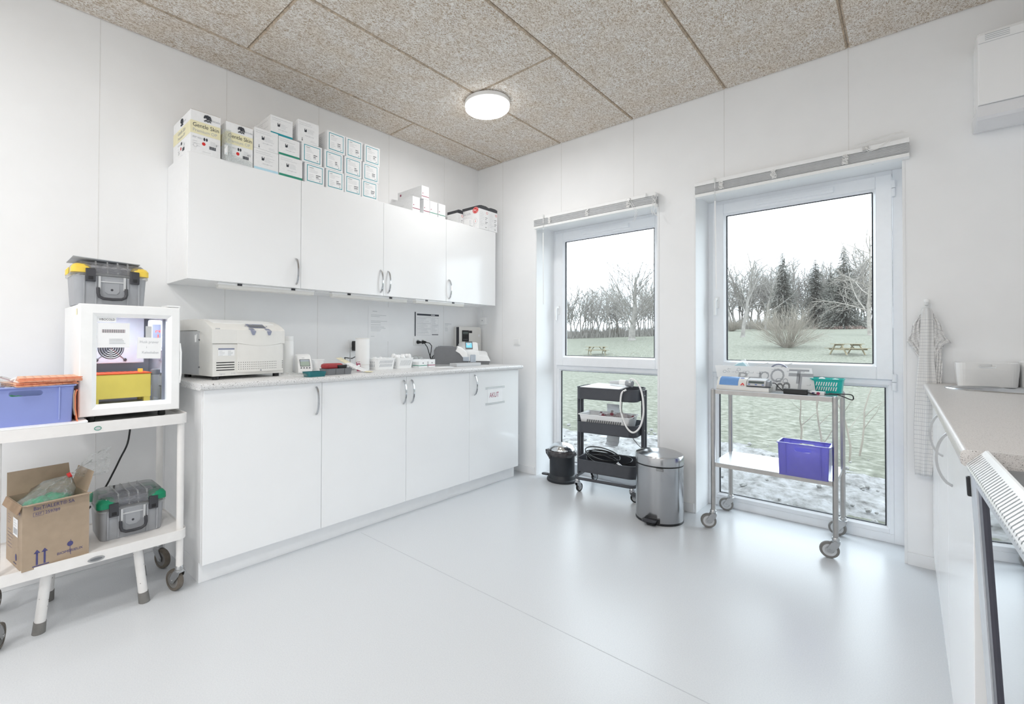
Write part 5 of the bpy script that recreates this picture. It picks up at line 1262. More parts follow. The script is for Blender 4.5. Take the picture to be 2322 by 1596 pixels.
# ------------------------------------------------------------------ steel two-shelf trolley
SX0, SX1, SY0, SY1 = 2.09, 2.675, -.190, .200
t = thing('steel_trolley', 'stainless steel two-shelf trolley on casters in front of the window near the sink', 'trolley', ((SX0 + SX1) / 2, (SY0 + SY1) / 2, 0))
ox, oy = t.location.x, t.location.y
def shelf(z, name):
    m = MB(); a, b, c, d = SX0 - ox - .002, SX1 - ox + .002, SY0 - oy - .002, SY1 - oy + .002
    m.box(a, b, c, d, z - .0025, z, 'shelf_steel')
    for y in (c, d - .002): m.box(a, b, y, y + .002, z - .026, z - .0025, 'trolley_steel')
    for x in (a, b - .002): m.box(x, x + .002, c + .002, d - .002, z - .026, z - .0025, 'trolley_steel')
    return m.build(name, t, smooth=False)
shelf(.841, 'top_shelf'); shelf(.400, 'lower_shelf')
for x in (SX0, SX1):
    for y in (SY0, SY1):
        m = MB(); m.cyl((x - ox, y - oy, .095), (x - ox, y - oy, .838), .0125, 'trolley_steel', 18)
        m.lathe([(.0125, .838), (.010, .845), (0, .847)], 'satin', 14, (x - ox, y - oy, 0), cap1=False); m.build('leg', t)
for x, y, a in ((SX0, SY0, 205), (SX1, SY0, 190), (SX0, SY1, 190), (SX1, SY1, 175)):
    caster(t, x - ox, y - oy, .112, .043, R(a), 'satin', 'rubber_grey', 'lightgrey_plastic', .022, .026)
ZT2 = .8415
t = thing('spirometer', 'white desktop recorder with a blue lid and small display on the steel trolley', 'recorder', (2.235, -.135, ZT2), R(-2))
m = MB(); m.box(-.128, .145, -.045, .06, 0, .026, 'plastic_offwhite')
sec = [(-.043, .026), (-.036, .050), (-.018, .068), (.01, .076), (.05, .07), (.06, .026)]
m.loft([[(x, y * k, .026 + (z - .026) * k) for y, z in sec] for x, k in ((-.128, .9), (-.122, 1), (.024, 1), (.03, .96))], 'plastic_offwhite'); hs = m.build('housing', t, smooth=True)
m = MB(); sec2 = [(-.0445, .030), (-.0375, .0505), (-.019, .0688), (.01, .077), (.01, .07), (-.02, .05)]
m.loft([[(x, y, z) for y, z in sec2] for x in (-.113, -.012)], 'blue_lid'); m.build('lid', t)
m = MB(); m.loft([[(x, y, z) for y, z in ((-.046, .034), (-.030, .066), (.04, .074), (.045, .034))] for x in (.034, .128)], 'lightgrey_plastic'); m.loft([[(x, y, z) for y, z in ((-.03, .034), (-.018, .060), (.035, .066), (.04, .034))] for x in (.128, .142)], 'grey_plastic')
u = Vector((0, .016, .032)).normalized(); n = Vector((0, -.032, .016)).normalized(); c0 = Vector((.081, -.038, .050)) + n * .001
m.rect(c0 + u * .004, RX, u, .078, .014, 'lcd_dark')
for k in (-.035, 0, .035): m.rect(c0 - u * .010 + Vector((k, 0, 0)), RX, u, .011, .005, 'blue_ink')
m.build('display_module', hs)
m = MB(); m.box(.036, .15, -.05, -.02, .027, .034, 'dark_plastic'); m.build('paper_slot', hs, smooth=False)
m = MB(); c = Vector((.012, -.0455, .037)); u = Vector((.0, .006, .02)).normalized(); m.add([c + Vector((-.012, 0, -.004)), c + Vector((-.004, 0, -.004)), c + Vector((.002, .002, .008)), c + Vector((-.001, .002, .010))], [(0, 1, 2, 3)], 'red_ink'); m.add([c + Vector((.004, 0, -.004)), c + Vector((.011, 0, -.004)), c + Vector((.003, .002, .010)), c + Vector((-.001, .002, .010))], [(0, 1, 2, 3)], 'red_ink'); m.rect(c - Vector((0, .0006, .008)), RX, UZ, .020, .002, 'print_grey'); m.build('maker_mark', hs, recalc=False)
m = MB(); m.disc((.004, -.008, .0725), RX, (0, .9, .35), .012, 'blue_ink', 20, .007); m.build('button', hs)
t = thing('eye_chart', 'frosted eye-test chart board with sideways letters leaning on the steel trolley', 'chart', (2.33, -.05, ZT2)); m = MB()
A, B, C_, D_ = Vector((-.225, -.045, .0)), Vector((.255, -.045, .0)), Vector((.225, .05, .135)), Vector((-.28, .05, .135))
n = (B - A).cross(D_ - A).normalized() * -.003
if n.y > 0: n = -n
m.loft([[A, B, C_, D_], [p + n for p in (A, B, C_, D_)]], 'frosted_board'); m.build('board', t, smooth=False)
m = MB(); m.tube([D_ + n * .5, C_ + n * .5], .0025, 'paper', 6); m.build('top_edge', t)
m = MB(); ur = (B - A).normalized(); uu = ((D_ + C_) - (A + B)).normalized(); uu = (uu - ur * uu.dot(ur)).normalized()
def PT(a, b): return (A * (1 - a) + B * a) * (1 - b) + (D_ * (1 - a) + C_ * a) * b + n * 1.15
q = random.Random(61)
for ch, a, b, s_, rot, mt in (('L', .16, .30, .11, 1, 'print_dark'), ('B', .285, .50, .10, 0, 'grey_plastic'), ('L', .43, .60, .085, 1, 'grey_plastic'), ('O', .53, .62, .065, 1, 'grey_plastic'), ('6', .535, .26, .06, 1, 'grey_plastic'), ('O', .665, .66, .10, 1, 'grey_plastic'), ('C', .66, .46, .04, 0, 'grey_plastic'), ('D', .73, .46, .036, 1, 'grey_plastic'), ('B', .70, .20, .10, 1, 'interior_grey'), ('H', .88, .40, .17, 1, 'grey_plastic'), ('T', .86, .62, .14, 0, 'grey_plastic')):
    r_, u_ = (ur, uu) if not rot else (uu, -ur)
    m.text(ch, s_, PT(a, b), r_, u_, mt, 'CENTER', 1.3 if rot else 1.2)
for k in range(34):
    m.text(q.choice('ODCLTEN'), q.choice((.02, .026, .03)), PT(q.uniform(.08, .97), q.choice((.08, .2, .34, .74, .86, .92))), uu, -ur, 'print_grey')
m.build('letters', t, recalc=False)
t = thing('mask_packet', 'pale blue face-mask packet poking up behind the eye-test chart', 'packet', (2.18, .085, ZT2)); m = MB()
m.loft([[(-.05, -.012, .0), (.05, -.012, .0), (.05, .012, .0), (-.05, .012, .0)], [(-.062, -.010, .12), (.052, -.010, .12), (.052, .010, .12), (-.062, .010, .12)], [(-.005, -.004, .168), (.022, -.004, .180), (.022, .002, .180), (-.005, .002, .168)]], 'clear_plastic'); m.build('packet_film', t)
m = MB(); m.loft([[(-.042, -.004, .01), (.042, -.004, .01), (.042, .006, .01), (-.042, .006, .01)], [(-.046, -.004, .13), (.036, -.004, .13), (.036, .006, .13), (-.046, .006, .13)], [(-.018, -.002, .150), (.010, -.002, .158), (.010, .004, .158), (-.018, .004, .150)]], 'blue_soft'); m.build('folded_masks', t)
t = thing('wire_rack', 'white wire rack standing behind the eye-test chart on the steel trolley', 'rack', (2.32, .08, ZT2)); m = MB()
for pts in ([(-.10, 0, .12), (.008, 0, .160), (.010, 0, .128), (.012, 0, .002)], [(.04, .01, .12), (.13, .01, .162)], [(-.10, 0, .12), (-.10, 0, .002)], [(.04, .01, .12), (.04, .01, .002)]): m.tube(pts, .0026, 'paper', 6)
m.build('wire', t)
t = thing('headband', 'grey-blue curved band arching above the eye-test chart', 'band', (2.385, .08, ZT2)); m = MB()
m.loft([[(.05 * math.cos(a), e, .105 + .052 * math.sin(a)) for a in [math.pi * k / 14 for k in range(15)]] + [(.044 * math.cos(a), e, .105 + .044 * math.sin(a)) for a in [math.pi * (14 - k) / 14 for k in range(15)]] for e in (-.012, .012)], 'blue_grey'); m.box(-.05, -.044, -.012, .012, .0, .105, 'blue_grey'); m.box(.044, .05, -.012, .012, .0, .105, 'blue_grey'); m.build('band_strip', t)
t = slit_basket('turquoise slotted basket of supplies at the end of the steel trolley top', 0, 0, 0, .060, .072, .085, mat='teal_plastic', hole='paper', rows=2, cols=9, z=ZT2)
t.location = (2.625, .010, ZT2); t.rotation_euler = (0, 0, R(-90))
heap('supplies', 'white wrapped supplies inside the turquoise basket', 'supplies', 2.625, .010, ZT2 + .056, .046, .036, 16, .016, 'cotton', 66)
t = thing('power_adapter', 'black power adapter with its cable hanging past the steel trolley edge', 'adapter', (2.50, -.155, ZT2)); m = MB(); m.box(-.055, .055, -.018, .018, 0, .028, 'black_plastic'); m.build('adapter_body', t, smooth=False, bevel=.003)
m = MB(); m.tube(smooth([(.055, 0, .012), (.09, .01, .004), (.13, .02, .008), (.18, .03, .012), (.235, .035, .012), (.245, .035, -.006), (.235, .035, -.014), (.19, .04, .004), (.15, .06, .010), (.135, .075, .004)]), .0028, 'black_plastic', 8); m.tube(smooth([(-.055, 0, .012), (-.08, .015, .03), (-.10, .03, .05), (-.115, .04, .05)]), .0026, 'black_plastic', 8); m.build('cord', t)
t = thing('pill_box', 'small white box with pink print beside the turquoise basket', 'box', (2.595, -.128, ZT2), R(-4)); m = MB(); m.box(-.032, .032, -.018, .018, 0, .020, 'card_white'); m.disc((.006, -.0186, .010), RX, UZ, .008, 'maroon_ink', 16); m.rect((-.016, -.0186, .012), RX, UZ, .012, .006, 'violet_ink'); m.build('box_body', t, smooth=False)
crate('storage_crate', 'translucent violet crate on the lower shelf of the steel trolley', 2.541, -.152, .4003, R(-90), .072, .113, .178, 'violet_crate', 'violet_crate')
t = thing('papers', 'white folded papers lying in the violet crate', 'papers', (2.55, -.15, .405)); m = MB()
m.loft([[(-.07, -.04, .0), (.07, -.04, .0), (.07, .05, .0), (-.07, .05, .0)], [(-.075, .0, .10), (.07, -.01, .11), (.07, .03, .12), (-.075, .04, .105)]], 'paper'); m.build('paper_sheets', t, smooth=False)
# ------------------------------------------------------------------ counter run at the right wall
XC = 3.040
ZR = .9302
hy_ = (-1.00, -1.43, None)
ends = [(-.006, -.606), (-.608, -1.208), (-1.21, -1.972)]
lab = ['white base cabinet in the corner under the sink', 'white base cabinet in the middle of the sink counter', 'white base cabinet next to the grille-topped undercounter fridge']
for i, (b, a) in enumerate(ends):
    t = thing('base_cabinet', lab[i], 'cabinet', (XC, (a + b) / 2, .10), 0, 'white base cabinets under the sink counter')
    hw = (b - a) / 2; m = MB()
    for q0, q1 in ((-hw, -hw + .016), (hw - .016, hw)): m.box(.02, XR - XC - .002, q0, q1, 0, .797, 'carcass')
    m.box(.02, XR - XC - .002, -hw + .016, hw - .016, 0, .016, 'carcass'); m.box(XR - XC - .01, XR - XC - .002, -hw + .016, hw - .016, .016, .797, 'carcass')
    m.build('carcass', t, smooth=False)
    d = MB(); d.box(0, .0185, -hw + .0015, hw - .0015, 0, .795, 'lacquer'); do = d.build('door', t, smooth=False, bevel=.0012)
    hy = (-.56, -.95, -1.42)[i]
    if i == 0: continue
    k = MB(); bow_handle(k, (0, hy - (a + b) / 2, .705), (-1, 0, 0), UZ, .15, .032, 'satin', .011); k.build('handle', do)
m = MB(); m.box(XC + .022, XR - .002, -1.972, -.006, 0, .098, 'carcass'); tag(m.build('plinth', smooth=False), 'white plinth under the sink counter cabinets', 'plinth')
# worktop with an oval cut-out for the sink
m = MB(); SXc, SYc, SA, SB = 3.35, -.315, .262, .175
x0, x1, y0, y1, zt, zb = XC - .020, XR - .002, -2.03, -.004, ZR, .8985
ring = [(SXc + SA * math.cos(2 * math.pi * k / 48), SYc + SB * math.sin(2 * math.pi * k / 48)) for k in range(48)]
out = []
for x, y in ring:
    dx, dy = x - SXc, y - SYc; k = 1e9
    if dx > 1e-6: k = min(k, (x1 - SXc) / dx)
    if dx < -1e-6: k = min(k, (x0 + .010 - SXc) / dx)
    if dy > 1e-6: k = min(k, (y1 - SYc) / dy)
    if dy < -1e-6: k = min(k, (-.62 - SYc) / dy)
    out.append([SXc + dx * k, SYc + dy * k])
for cx, cy in ((x0 + .010, y1), (x1, y1), (x1, -.62), (x0 + .010, -.62)):
    i = min(range(48), key=lambda j: (out[j][0] - cx) ** 2 + (out[j][1] - cy) ** 2); out[i] = [cx, cy]
m.loft([[(*p, zt) for p in out], [(*p, zt) for p in ring], [(*p, zb) for p in ring], [(*p, zb) for p in out]], 'worktop_side', False, False)
m.box(x0 + .010, x1, y0, -.62, zb, zt, 'worktop_side')
m.prism([(x0 + .010, zb)] + [(x0 + .010 - .010 * math.sin(R(15 * k)), zb + .010 - .010 * math.cos(R(15 * k))) for k in range(1, 7)] + [(x0 + .010 - .010 * math.cos(R(15 * k)), zt - .010 + .010 * math.sin(R(15 * k))) for k in range(0, 7)], y0, y1, 'worktop_side', 'y')
m.v = [(x - (.012 * (y + 2.03) / 2.03 if x < 3.06 else 0), y, z) for x, y, z in m.v]
tag(m.build('worktop'), 'speckled grey worktop with the round steel sink, front edge running towards the window', 'worktop')
t = thing('sink', 'oval stainless steel sink let into the worktop beside the white storage tub', 'sink', (SXc, SYc, ZR)); m = MB()
P = [(1.07, .0006), (1.06, .004), (.99, .003), (.95, -.004), (.93, -.03), (.86, -.13), (.70, -.15), (.12, -.155)]
m.loft([[(SA * k * math.cos(2 * math.pi * j / 56), SB * k * math.sin(2 * math.pi * j / 56), z) for j in range(56)] for k, z in P], 'sink_steel', False, True); m.build('basin', t)
m = MB(); m.lathe([(.028, -.152), (.03, -.150), (.022, -.149), (0, -.151)], 'chrome', 20, cap1=False); m.build('drain', t)
def tubbox(label, x, y, z, rz, hx, hy, h):
    t = thing('storage_tub', label, 'tub', (x, y, z), rz); m = MB()
    th = .0025; k = .93
    rings = [rr(hx * k, hy * k, .022, 0, n=5), rr(hx * (k + .01), hy * (k + .01), .024, .005, n=5), rr(hx, hy, .03, h - .03, n=5)]
    n_ = len(rings[0])
    m.loft(rings + [rr(hx - th, hy - th, .028, h - .03, n=5), rr(hx * k - th, hy * k - th, .02, th, n=5)], 'plastic_white')
    # rim band with real hand slots in the two long sides
    a = .03
    for s in (-1, 1):
        c = [(s * -(hx - a), s * -hy, h - .03), (s * (hx - a), s * -hy, h - .03), (s * (hx - a), s * -hy, h), (s * -(hx - a), s * -hy, h)]
        m.holed(c, (.5, .5, .20, .30), th, 'plastic_white', (0, -s, 0))
    o1, i1 = rr(hx, hy, .03, 0, n=5), rr(hx - th, hy - th, .028, 0, n=5)
    for kx in range(4):
        seg = range(kx * 6, kx * 6 + 5)
        for j in seg:
            p, p2, q_, q2 = o1[j], o1[j + 1], i1[j], i1[j + 1]
            m.add([(p[0], p[1], h - .03), (p2[0], p2[1], h - .03), (p2[0], p2[1], h), (p[0], p[1], h), (q_[0], q_[1], h - .03), (q2[0], q2[1], h - .03), (q2[0], q2[1], h), (q_[0], q_[1], h)], [(0, 1, 2, 3), (5, 4, 7, 6), (3, 2, 6, 7)], 'plastic_white')
    for s in (-1, 1): m.box(min(s * hx, s * (hx - th)), max(s * hx, s * (hx - th)), -hy + a, hy - a, h - .03, h, 'plastic_white')
    m.build('tub_body', t, smooth=False)
    m = MB(); m.loft([rr(hx * .8, hy * .8, .02, .006), rr(hx * .86, hy * .86, .02, h * .80)], 'grille_white'); m.build('liner', t)
tubbox('white plastic storage tub with a slot handle behind the oval sink', 3.213, -.088, ZR + .0003, 0, .098, .074, .107)
t = thing('dispenser', 'white plastic dispenser at the picture edge behind the storage tub', 'dispenser', (3.37, -.06, ZR)); m = MB(); m.loft([rr(.05, .045, .012, 0), rr(.05, .045, .012, .112), rr(.044, .04, .012, .118)], 'plastic_white'); m.build('dispenser_body', t)
# towel and hook
t = thing('wall_hook', 'white round wall hook holding the checked tea towel', 'hook', (3.023, -.0005, 1.325)); m = MB(); m.prism([(a, b) for a, b in [(.014 * math.cos(R(20 * k)), .020 * math.sin(R(20 * k))) for k in range(18)]], -.006, 0, 'plastic_white', 'y'); m.tube([(0, -.004, .004), (0, -.022, -.006), (0, -.034, -.004), (0, -.040, .010)], .0075, 'plastic_white', 10); m.lathe([(.0, -.012), (.009, -.008), (.011, 0), (.009, .008), (0, .011)], 'plastic_white', 14, (0, -.040, .012), cap0=False, cap1=False); m.build('peg', t)
t = thing('tea_towel', 'white checked tea towel hanging from the hook beside the window', 'towel', (3.023, -.03, 1.0))
def cloth(name, rows, uvw, th=.004):
    me = bpy.data.meshes.new(name); nr, nc = len(rows), len(rows[0])
    me.from_pydata([p for r_ in rows for p in r_], [], [(i * nc + j, i * nc + j + 1, (i + 1) * nc + j + 1, (i + 1) * nc + j) for i in range(nr - 1) for j in range(nc - 1)])
    me.materials.append(MATS['checked_cloth']); ul = me.uv_layers.new(name='UVMap')
    for lp in me.loops: i, j = divmod(lp.vertex_index, nc); ul.data[lp.index].uv = (uvw[0] * j / (nc - 1), uvw[1] * i / (nr - 1))
    me.shade_smooth(); o = bpy.data.objects.new(name, me); COL.objects.link(o); o.parent = t
    sd = o.modifiers.new('thick', 'SOLIDIFY'); sd.thickness = th; sd.offset = 0
    return o
q = random.Random(71); rows = []
prof = [(.300, -.014, .013), (.280, -.020, .020), (.25, -.022, .022), (.15, -.026, .024), (.05, -.030, .024), (-.03, -.036, .030), (-.15, -.044, .036), (-.28, -.049, .033), (-.42, -.049, .022), (-.53, -.046, .013)]
for i in range(46):
    a = i / 45 * (len(prof) - 1); k = min(int(a), len(prof) - 2); f = a - k
    z, xl, xr = [prof[k][e] * (1 - f) + prof[k + 1][e] * f for e in range(3)]
    rows.append([(xl + (xr - xl) * j / 24, -.020 - .022 * math.sin(math.pi * j / 24) * (1 - i / 80) - .004 * math.sin(j * .55 + .04 * i), z) for j in range(25)])
cloth('hanging_panel', rows, (.19, .95))
def tuft(name, sgn, seed, prof, uv):
    q = random.Random(seed); rows = []
    for i in range(19):
        a = i / 18 * (len(prof) - 1); k = min(int(a), len(prof) - 2); f = a - k
        z, xi, xo, dz = [prof[k][e] * (1 - f) + prof[k + 1][e] * f for e in range(4)]
        rows.append([(sgn * (xi + (xo - xi) * j / 12) + q.uniform(-.0016, .0016), -.012 - .013 * abs(math.sin(j * .72 + i * .33)) + q.uniform(-.002, .002), z + dz * j / 12 + q.uniform(-.003, .003)) for j in range(13)])
    cloth(name, rows, uv, .003)
tuft('side_fold', -1, 3, [(.275, .014, .022, -.005), (.235, .016, .050, -.015), (.19, .018, .060, -.025), (.165, .018, .074, -.03), (.13, .02, .058, -.02), (.085, .022, .036, -.01), (.06, .024, .030, 0)], (.10, .26))
tuft('side_fold', 1, 5, [(.275, .012, .022, -.005), (.235, .014, .046, -.015), (.19, .014, .060, -.03), (.165, .012, .082, -.035), (.13, .010, .060, -.01), (.085, .010, .046, 0), (.06, .012, .030, 0)], (.12, .26))
tuft('side_fold', 1, 6, [(.10, .022, .050, 0), (.02, .026, .052, 0), (-.06, .030, .050, 0), (-.12, .036, .046, 0)], (.06, .24))
# undercounter fridge with grille-fronted top rail; it leans a touch towards the room
t = thing('undercounter_fridge', 'undercounter fridge with a slotted white top rail and mirror-like glass door', 'fridge', (3.083, -2.42, 0)); t.rotation_euler = (0, R(-2.7), R(1.5))
YA, YZ = -.40, .383
m = MB(); m.box(.0275, .56, YA, YZ, .03, .902, 'interior_grey'); m.build('cabinet', t, smooth=False, bevel=.004)
m = MB(); P0, P1 = Vector((-.0015, 0, .908)), Vector((.0225, 0, .933))
m.loft([[(x, y, z) for x, z in ((.0, .895), (-.003, .898), (-.0035, .903), (-.0015, .908), (.0225, .933), (.0255, .9335), (.0265, .930), (.0265, .895))] for y in (YA, YZ)], 'grille_white')
pn = Vector((-.027, 0, .024)).normalized() * .0005
for k in range(54):
    y = YZ - .010 - .0145 * k; a, b = P0 + pn, P0 + (P1 - P0) * .74 + pn
    m.quad(a + Vector((0, y - .0014, 0)), a + Vector((0, y + .0014, 0)), b + Vector((0, y + .0014, 0)), b + Vector((0, y - .0014, 0)), 'interior_grey')
    m.quad((-.0040, y - .0014, .899), (-.0040, y + .0014, .899), (-.0020, y + .0014, .9082), (-.0020, y - .0014, .9082), 'interior_grey')
m.build('top_rail', t, smooth=False, recalc=False)
d = MB(); frame_ring(d, YA + .002, YZ - .004, .06, .892, .05, .075, .05, .010, 0, .03, 'door_steel')
d.v = [(y, x, z) for x, y, z in d.v]; do = d.build('door', t, smooth=False)
m = MB(); frame_ring(m, YA + .05, YZ - .077, .108, .884, .03, .040, .012, .006, .002, .016, 'steel_seal'); m.v = [(y, x, z) for x, y, z in m.v]; m.build('gasket', do, smooth=False)
m = MB(); m.box(.006, .012, YA + .06, YZ - .10, .112, .880, 'fridge_glass_dark'); m.build('glass_pane', do, smooth=False)
m = MB(); m.box(-.005, .012, YZ - .006, YZ + .004, .848, .884, 'black_plastic'); m.build('hinge', do, smooth=False, bevel=.002)
for y in (-.36, .30): m = MB(); m.cyl((.12, y, .006), (.12, y, .035), .02, 'black_plastic', 12); m.build('foot', t)
# ventilation unit high on the window wall
t = thing('ventilation_unit', 'glossy white ventilation unit mounted high on the window wall', 'unit', (3.435, 0, 2.13)); m = MB()
sec = [(-.001, .0), (-.001, .38), (-.16, .395), (-.20, .385), (-.205, .375), (-.205, .07), (-.200, .0 + .02)]
L_, R_ = -.247, .262
m.loft([[(x, y, z) for y, z in ((-.002, .06), (-.002, .385), (-.185, .395), (-.2, .388), (-.205, .375), (-.205, .062))] for x in (L_, R_)], 'lacquer'); m.build('housing', t, smooth=False, bevel=.006)
m = MB(); m.loft([[(x, y, z) for y, z in ((-.203, .062), (-.203, .012), (-.19, .0), (-.06, -.01), (-.002, .0), (-.002, .060))] for x in (L_ - .004, R_)], 'lacquer_edge'); m.build('lower_cover', t, smooth=False, bevel=.004)
m = MB(); m.box(L_ + .002, R_, -.2062, -.2045, .338, .3396, 'print_grey'); m.box(L_, R_, -.2062, -.203, .0605, .0617, 'print_grey'); m.build('panel_gap', t, smooth=False)
m = MB()
for k in range(4): m.box(L_ + .022, L_ + .095, -.2058, -.2045, .349 + .008 * k, .3515 + .008 * k, 'print_grey')
m.build('vent_slots', t, smooth=False)
# ------------------------------------------------------------------ park outside
def gz(x, y):
    P = ((.3, -.16), (2, -.17), (8, -.34), (20, -.5), (34, -.15), (42, .55), (52, 1.5), (70, 2.1), (95, 3.4), (170, 5))
    for (a, b), (c, d) in zip(P, P[1:]):
        if y <= c: z = b + (d - b) * max(0, y - a) / (c - a); break
    else: z = 5
    return z + .10 * math.sin(x * .13 + y * .05) * min(1, y / 30)
def terrain(name, xs, ys, mat, amp, seed, kind='structure', dz=0):
    q = random.Random(seed); m = MB(); nc = len(xs)
    vs = [(x, y, gz(x, y) + dz + q.uniform(-amp, amp)) for y in ys for x in xs]
    m.add(vs, [(i * nc + j, i * nc + j + 1, (i + 1) * nc + j + 1, (i + 1) * nc + j) for i in range(len(ys) - 1) for j in range(nc - 1)], mat)
    return struct(name, m)
ys = [.4 + (i / 60) ** 2.2 * 170 for i in range(61)]
terrain('lawn', [-130 + 4.5 * i for i in range(52)], ys, 'lawn', .012, 1)
q = random.Random(2); xs = [-14 + .16 * i for i in range(132)]; ysoil = [.40 + .13 * i for i in range(46)]; m = MB(); nc = len(xs)
m.add([(x, y, gz(x, y) + .03 + q.uniform(-.035, .05) - .10 * max(0, (y - 2.9 - .5 * math.sin(x * 1.7)) / .9)) for y in ysoil for x in xs], [(i * nc + j, i * nc + j + 1, (i + 1) * nc + j + 1, (i + 1) * nc + j) for i in range(len(ysoil) - 1) for j in range(nc - 1)], 'soil')
struct('soil_strip', m)
m = MB(); q = random.Random(8)
for k in range(900):
    x, y = q.uniform(-8, 4), .45 + 3.2 * q.random() ** 1.4; r_ = q.uniform(.008, .026); ph = q.uniform(0, 6)
    m.loft([[(x + r_ * f * q.uniform(.7, 1.3) * math.cos(ph + k2 * 1.05), y + r_ * f * q.uniform(.7, 1.3) * math.sin(ph + k2 * 1.05), gz(x, y) + .045 + r_ * zz * q.uniform(.8, 1.2)) for k2 in range(6)] for f, zz in ((.6, -.8), (1.0, -.1), (.85, .4), (.4, .75))], 'stone')
tag(m.build('rubble', smooth=False), 'pale clods and stones strewn over the bare soil outside the windows', 'rubble', kind='stuff')
# ---- trees
def perp(d, q):
    v = d.cross(Vector((q.uniform(-1, 1), q.uniform(-1, 1), q.uniform(-1, 1))))
    return v.normalized() if v.length > 1e-4 else Vector((1, 0, 0))
def limb(m, q, p, d, L, r, lev, spec, mat, thick=3):
    """one limb and, recursively, its branches; spec[lev] = (children, angle, length ratio, tropism, segments)"""
    nch, ang, lr, trop, seg = spec[lev]
    pts = [p]; dirs = [d]; st = L / seg
    for i in range(seg):
        d = (d + perp(d, q) * q.uniform(.05, .28) + Vector((0, 0, trop))).normalized(); p = p + d * st; pts.append(p); dirs.append(d)
    m.tube(pts, r, mat, 6 if lev == 0 else 4 if lev == 1 else 3, caps=False, r1=r * (.45 if lev + 1 < len(spec) else .35))
    if lev + 1 >= len(spec): return
    for k in range(nch):
        f = (.25 if lev == 0 else .15) + (.80) * (k + q.random()) / nch
        f = min(f, .999); i = int(f * seg); u = f * seg - i
        b = pts[i] * (1 - u) + pts[min(seg, i + 1)] * u
        nd = (dirs[i] * math.cos(ang) + perp(dirs[i], q) * math.sin(ang) * q.uniform(.7, 1.2)).normalized()
        limb(m, q, b, nd, L * lr * (1.15 - .6 * f) * q.uniform(.75, 1.2), r * (1 - .5 * f) * .55, lev + 1, spec, mat)
def bare_mesh(seed, h, spec, r, mat, base=(0, 0, 0)):
    q = random.Random(seed); m = MB(); limb(m, q, Vector(base), Vector((q.uniform(-.06, .06), q.uniform(-.06, .06), 1)).normalized(), h, r, 0, spec, mat); return m
slim = [(18, .8, .42, .05, 7), (7, .8, .5, .06, 4), (6, .75, .55, .04, 3), (4, .65, .55, .03, 2)]
protos = []
for s_, hh in ((1, 9.5), (2, 8.6), (3, 9.2), (4, 8.0)):
    mm = bare_mesh(100 + s_, hh, slim, .13, 'bark'); o = mm.build('bare_tree', smooth=False, recalc=False); protos.append(o)
def place(k, x, y, s_, first=[True] * 4):
    o = protos[k] if first[k] else protos[k].copy()
    if not first[k]: COL.objects.link(o)
    first[k] = False
    o.location = (x, y, gz(x, y) - .1); o.rotation_euler = (0, 0, rng.uniform(0, 6.28)); o.scale = (s_, s_, s_ * rng.uniform(.92, 1.1))
    tag(o, 'slim leafless tree in the winter wood at the far edge of the lawn', 'tree', 'slim leafless trees of the winter wood')
CAMP = Vector((2.947, -3.307))
FW, RT = Vector((-.686, .728)), Vector((.728, .686))
def at(u, dep):
    p = CAMP + FW * dep + RT * ((u - 1053.7) / 1062.2 * dep); return p.x, p.y
for i in range(46):
    x, y = at(1270 + 240 * (i + rng.random()) / 46, rng.uniform(66, 88)); place(i % 4, x, y, rng.uniform(.66, .86))
for i in range(72):
    x, y = at(1630 + 370 * (i + rng.random()) / 72, rng.uniform(92, 114)); place(i % 4, x, y, rng.uniform(1.15, 1.6))
def lone(name, label, x, y, h, r, spec, seed, mat, tilt=0, low=.20):
    t = thing(name, label, 'tree', (x, y, gz(x, y) - .05)); q = random.Random(seed)
    trunk = MB(); br = MB()
    nch, ang, lr, trop, seg = spec[0]
    p = Vector((0, 0, 0)); d = Vector((math.sin(tilt), 0, math.cos(tilt))); pts = [p]; dirs = [d]
    for i in range(seg):
        d = (d + perp(d, q) * q.uniform(.04, .16) + Vector((0, 0, trop))).normalized(); p = p + d * h / seg; pts.append(p); dirs.append(d)
    trunk.tube([Vector((0, 0, -.1)), Vector((0, 0, .25))], r * 1.45, mat, 9, caps=False, r1=r * 1.02); trunk.tube(pts, r, mat, 9, caps=False, r1=r * .25); trunk.build('trunk', t, recalc=False)
    for k in range(nch):
        f = low + (.99 - low) * (k + q.random()) / nch; f = min(f, .99); i = int(f * seg); u = f * seg - i; b = pts[i] * (1 - u) + pts[min(seg, i + 1)] * u
        nd = (dirs[i] * math.cos(ang) + perp(dirs[i], q) * math.sin(ang)).normalized()
        limb(br, q, b, nd, h * lr * (1.2 - .7 * f) * q.uniform(.8, 1.2), r * (1 - .6 * f) * (.42 if low > .1 else .17), 1, spec, mat)
    br.build('branches', t, smooth=False, recalc=False)
    return t
big = [(34, .85, 1.0, .03, 7), (11, .7, .5, .06, 6), (7, .7, .5, .04, 4), (5, .7, .5, .03, 3)]
x, y = at(1433, 55); lone('bare_tree', 'broad leafless tree with a thick trunk, seen through the window by the corner', x, y, 7.4, .40, big, 7, 'bark', 0, .08)
spars = [(9, .75, .58, .05, 7), (6, .8, .52, .06, 5), (5, .75, .5, .05, 4), (3, .7, .5, .03, 3)]
x, y = at(1684, 50); lone('bare_tree', 'sparse leafless tree with a forked top left of the conifers', x, y, 8.6, .20, spars, 15, 'bark', .03)
tang = [(24, 1.1, .60, .02, 8), (11, .9, .55, .0, 5), (8, .9, .55, -.02, 4), (6, .8, .55, 0, 3)]
x, y = at(1972, 52); lone('bare_tree', 'tangled leafless tree with drooping branches beside the tallest conifer', x, y, 11.2, .20, tang, 23, 'bark_pale')
x, y = at(1735, 74); lone('bare_tree', 'tall upright leafless tree in front of the darkest conifer', x, y, 9.4, .15, spars, 31, 'bark')
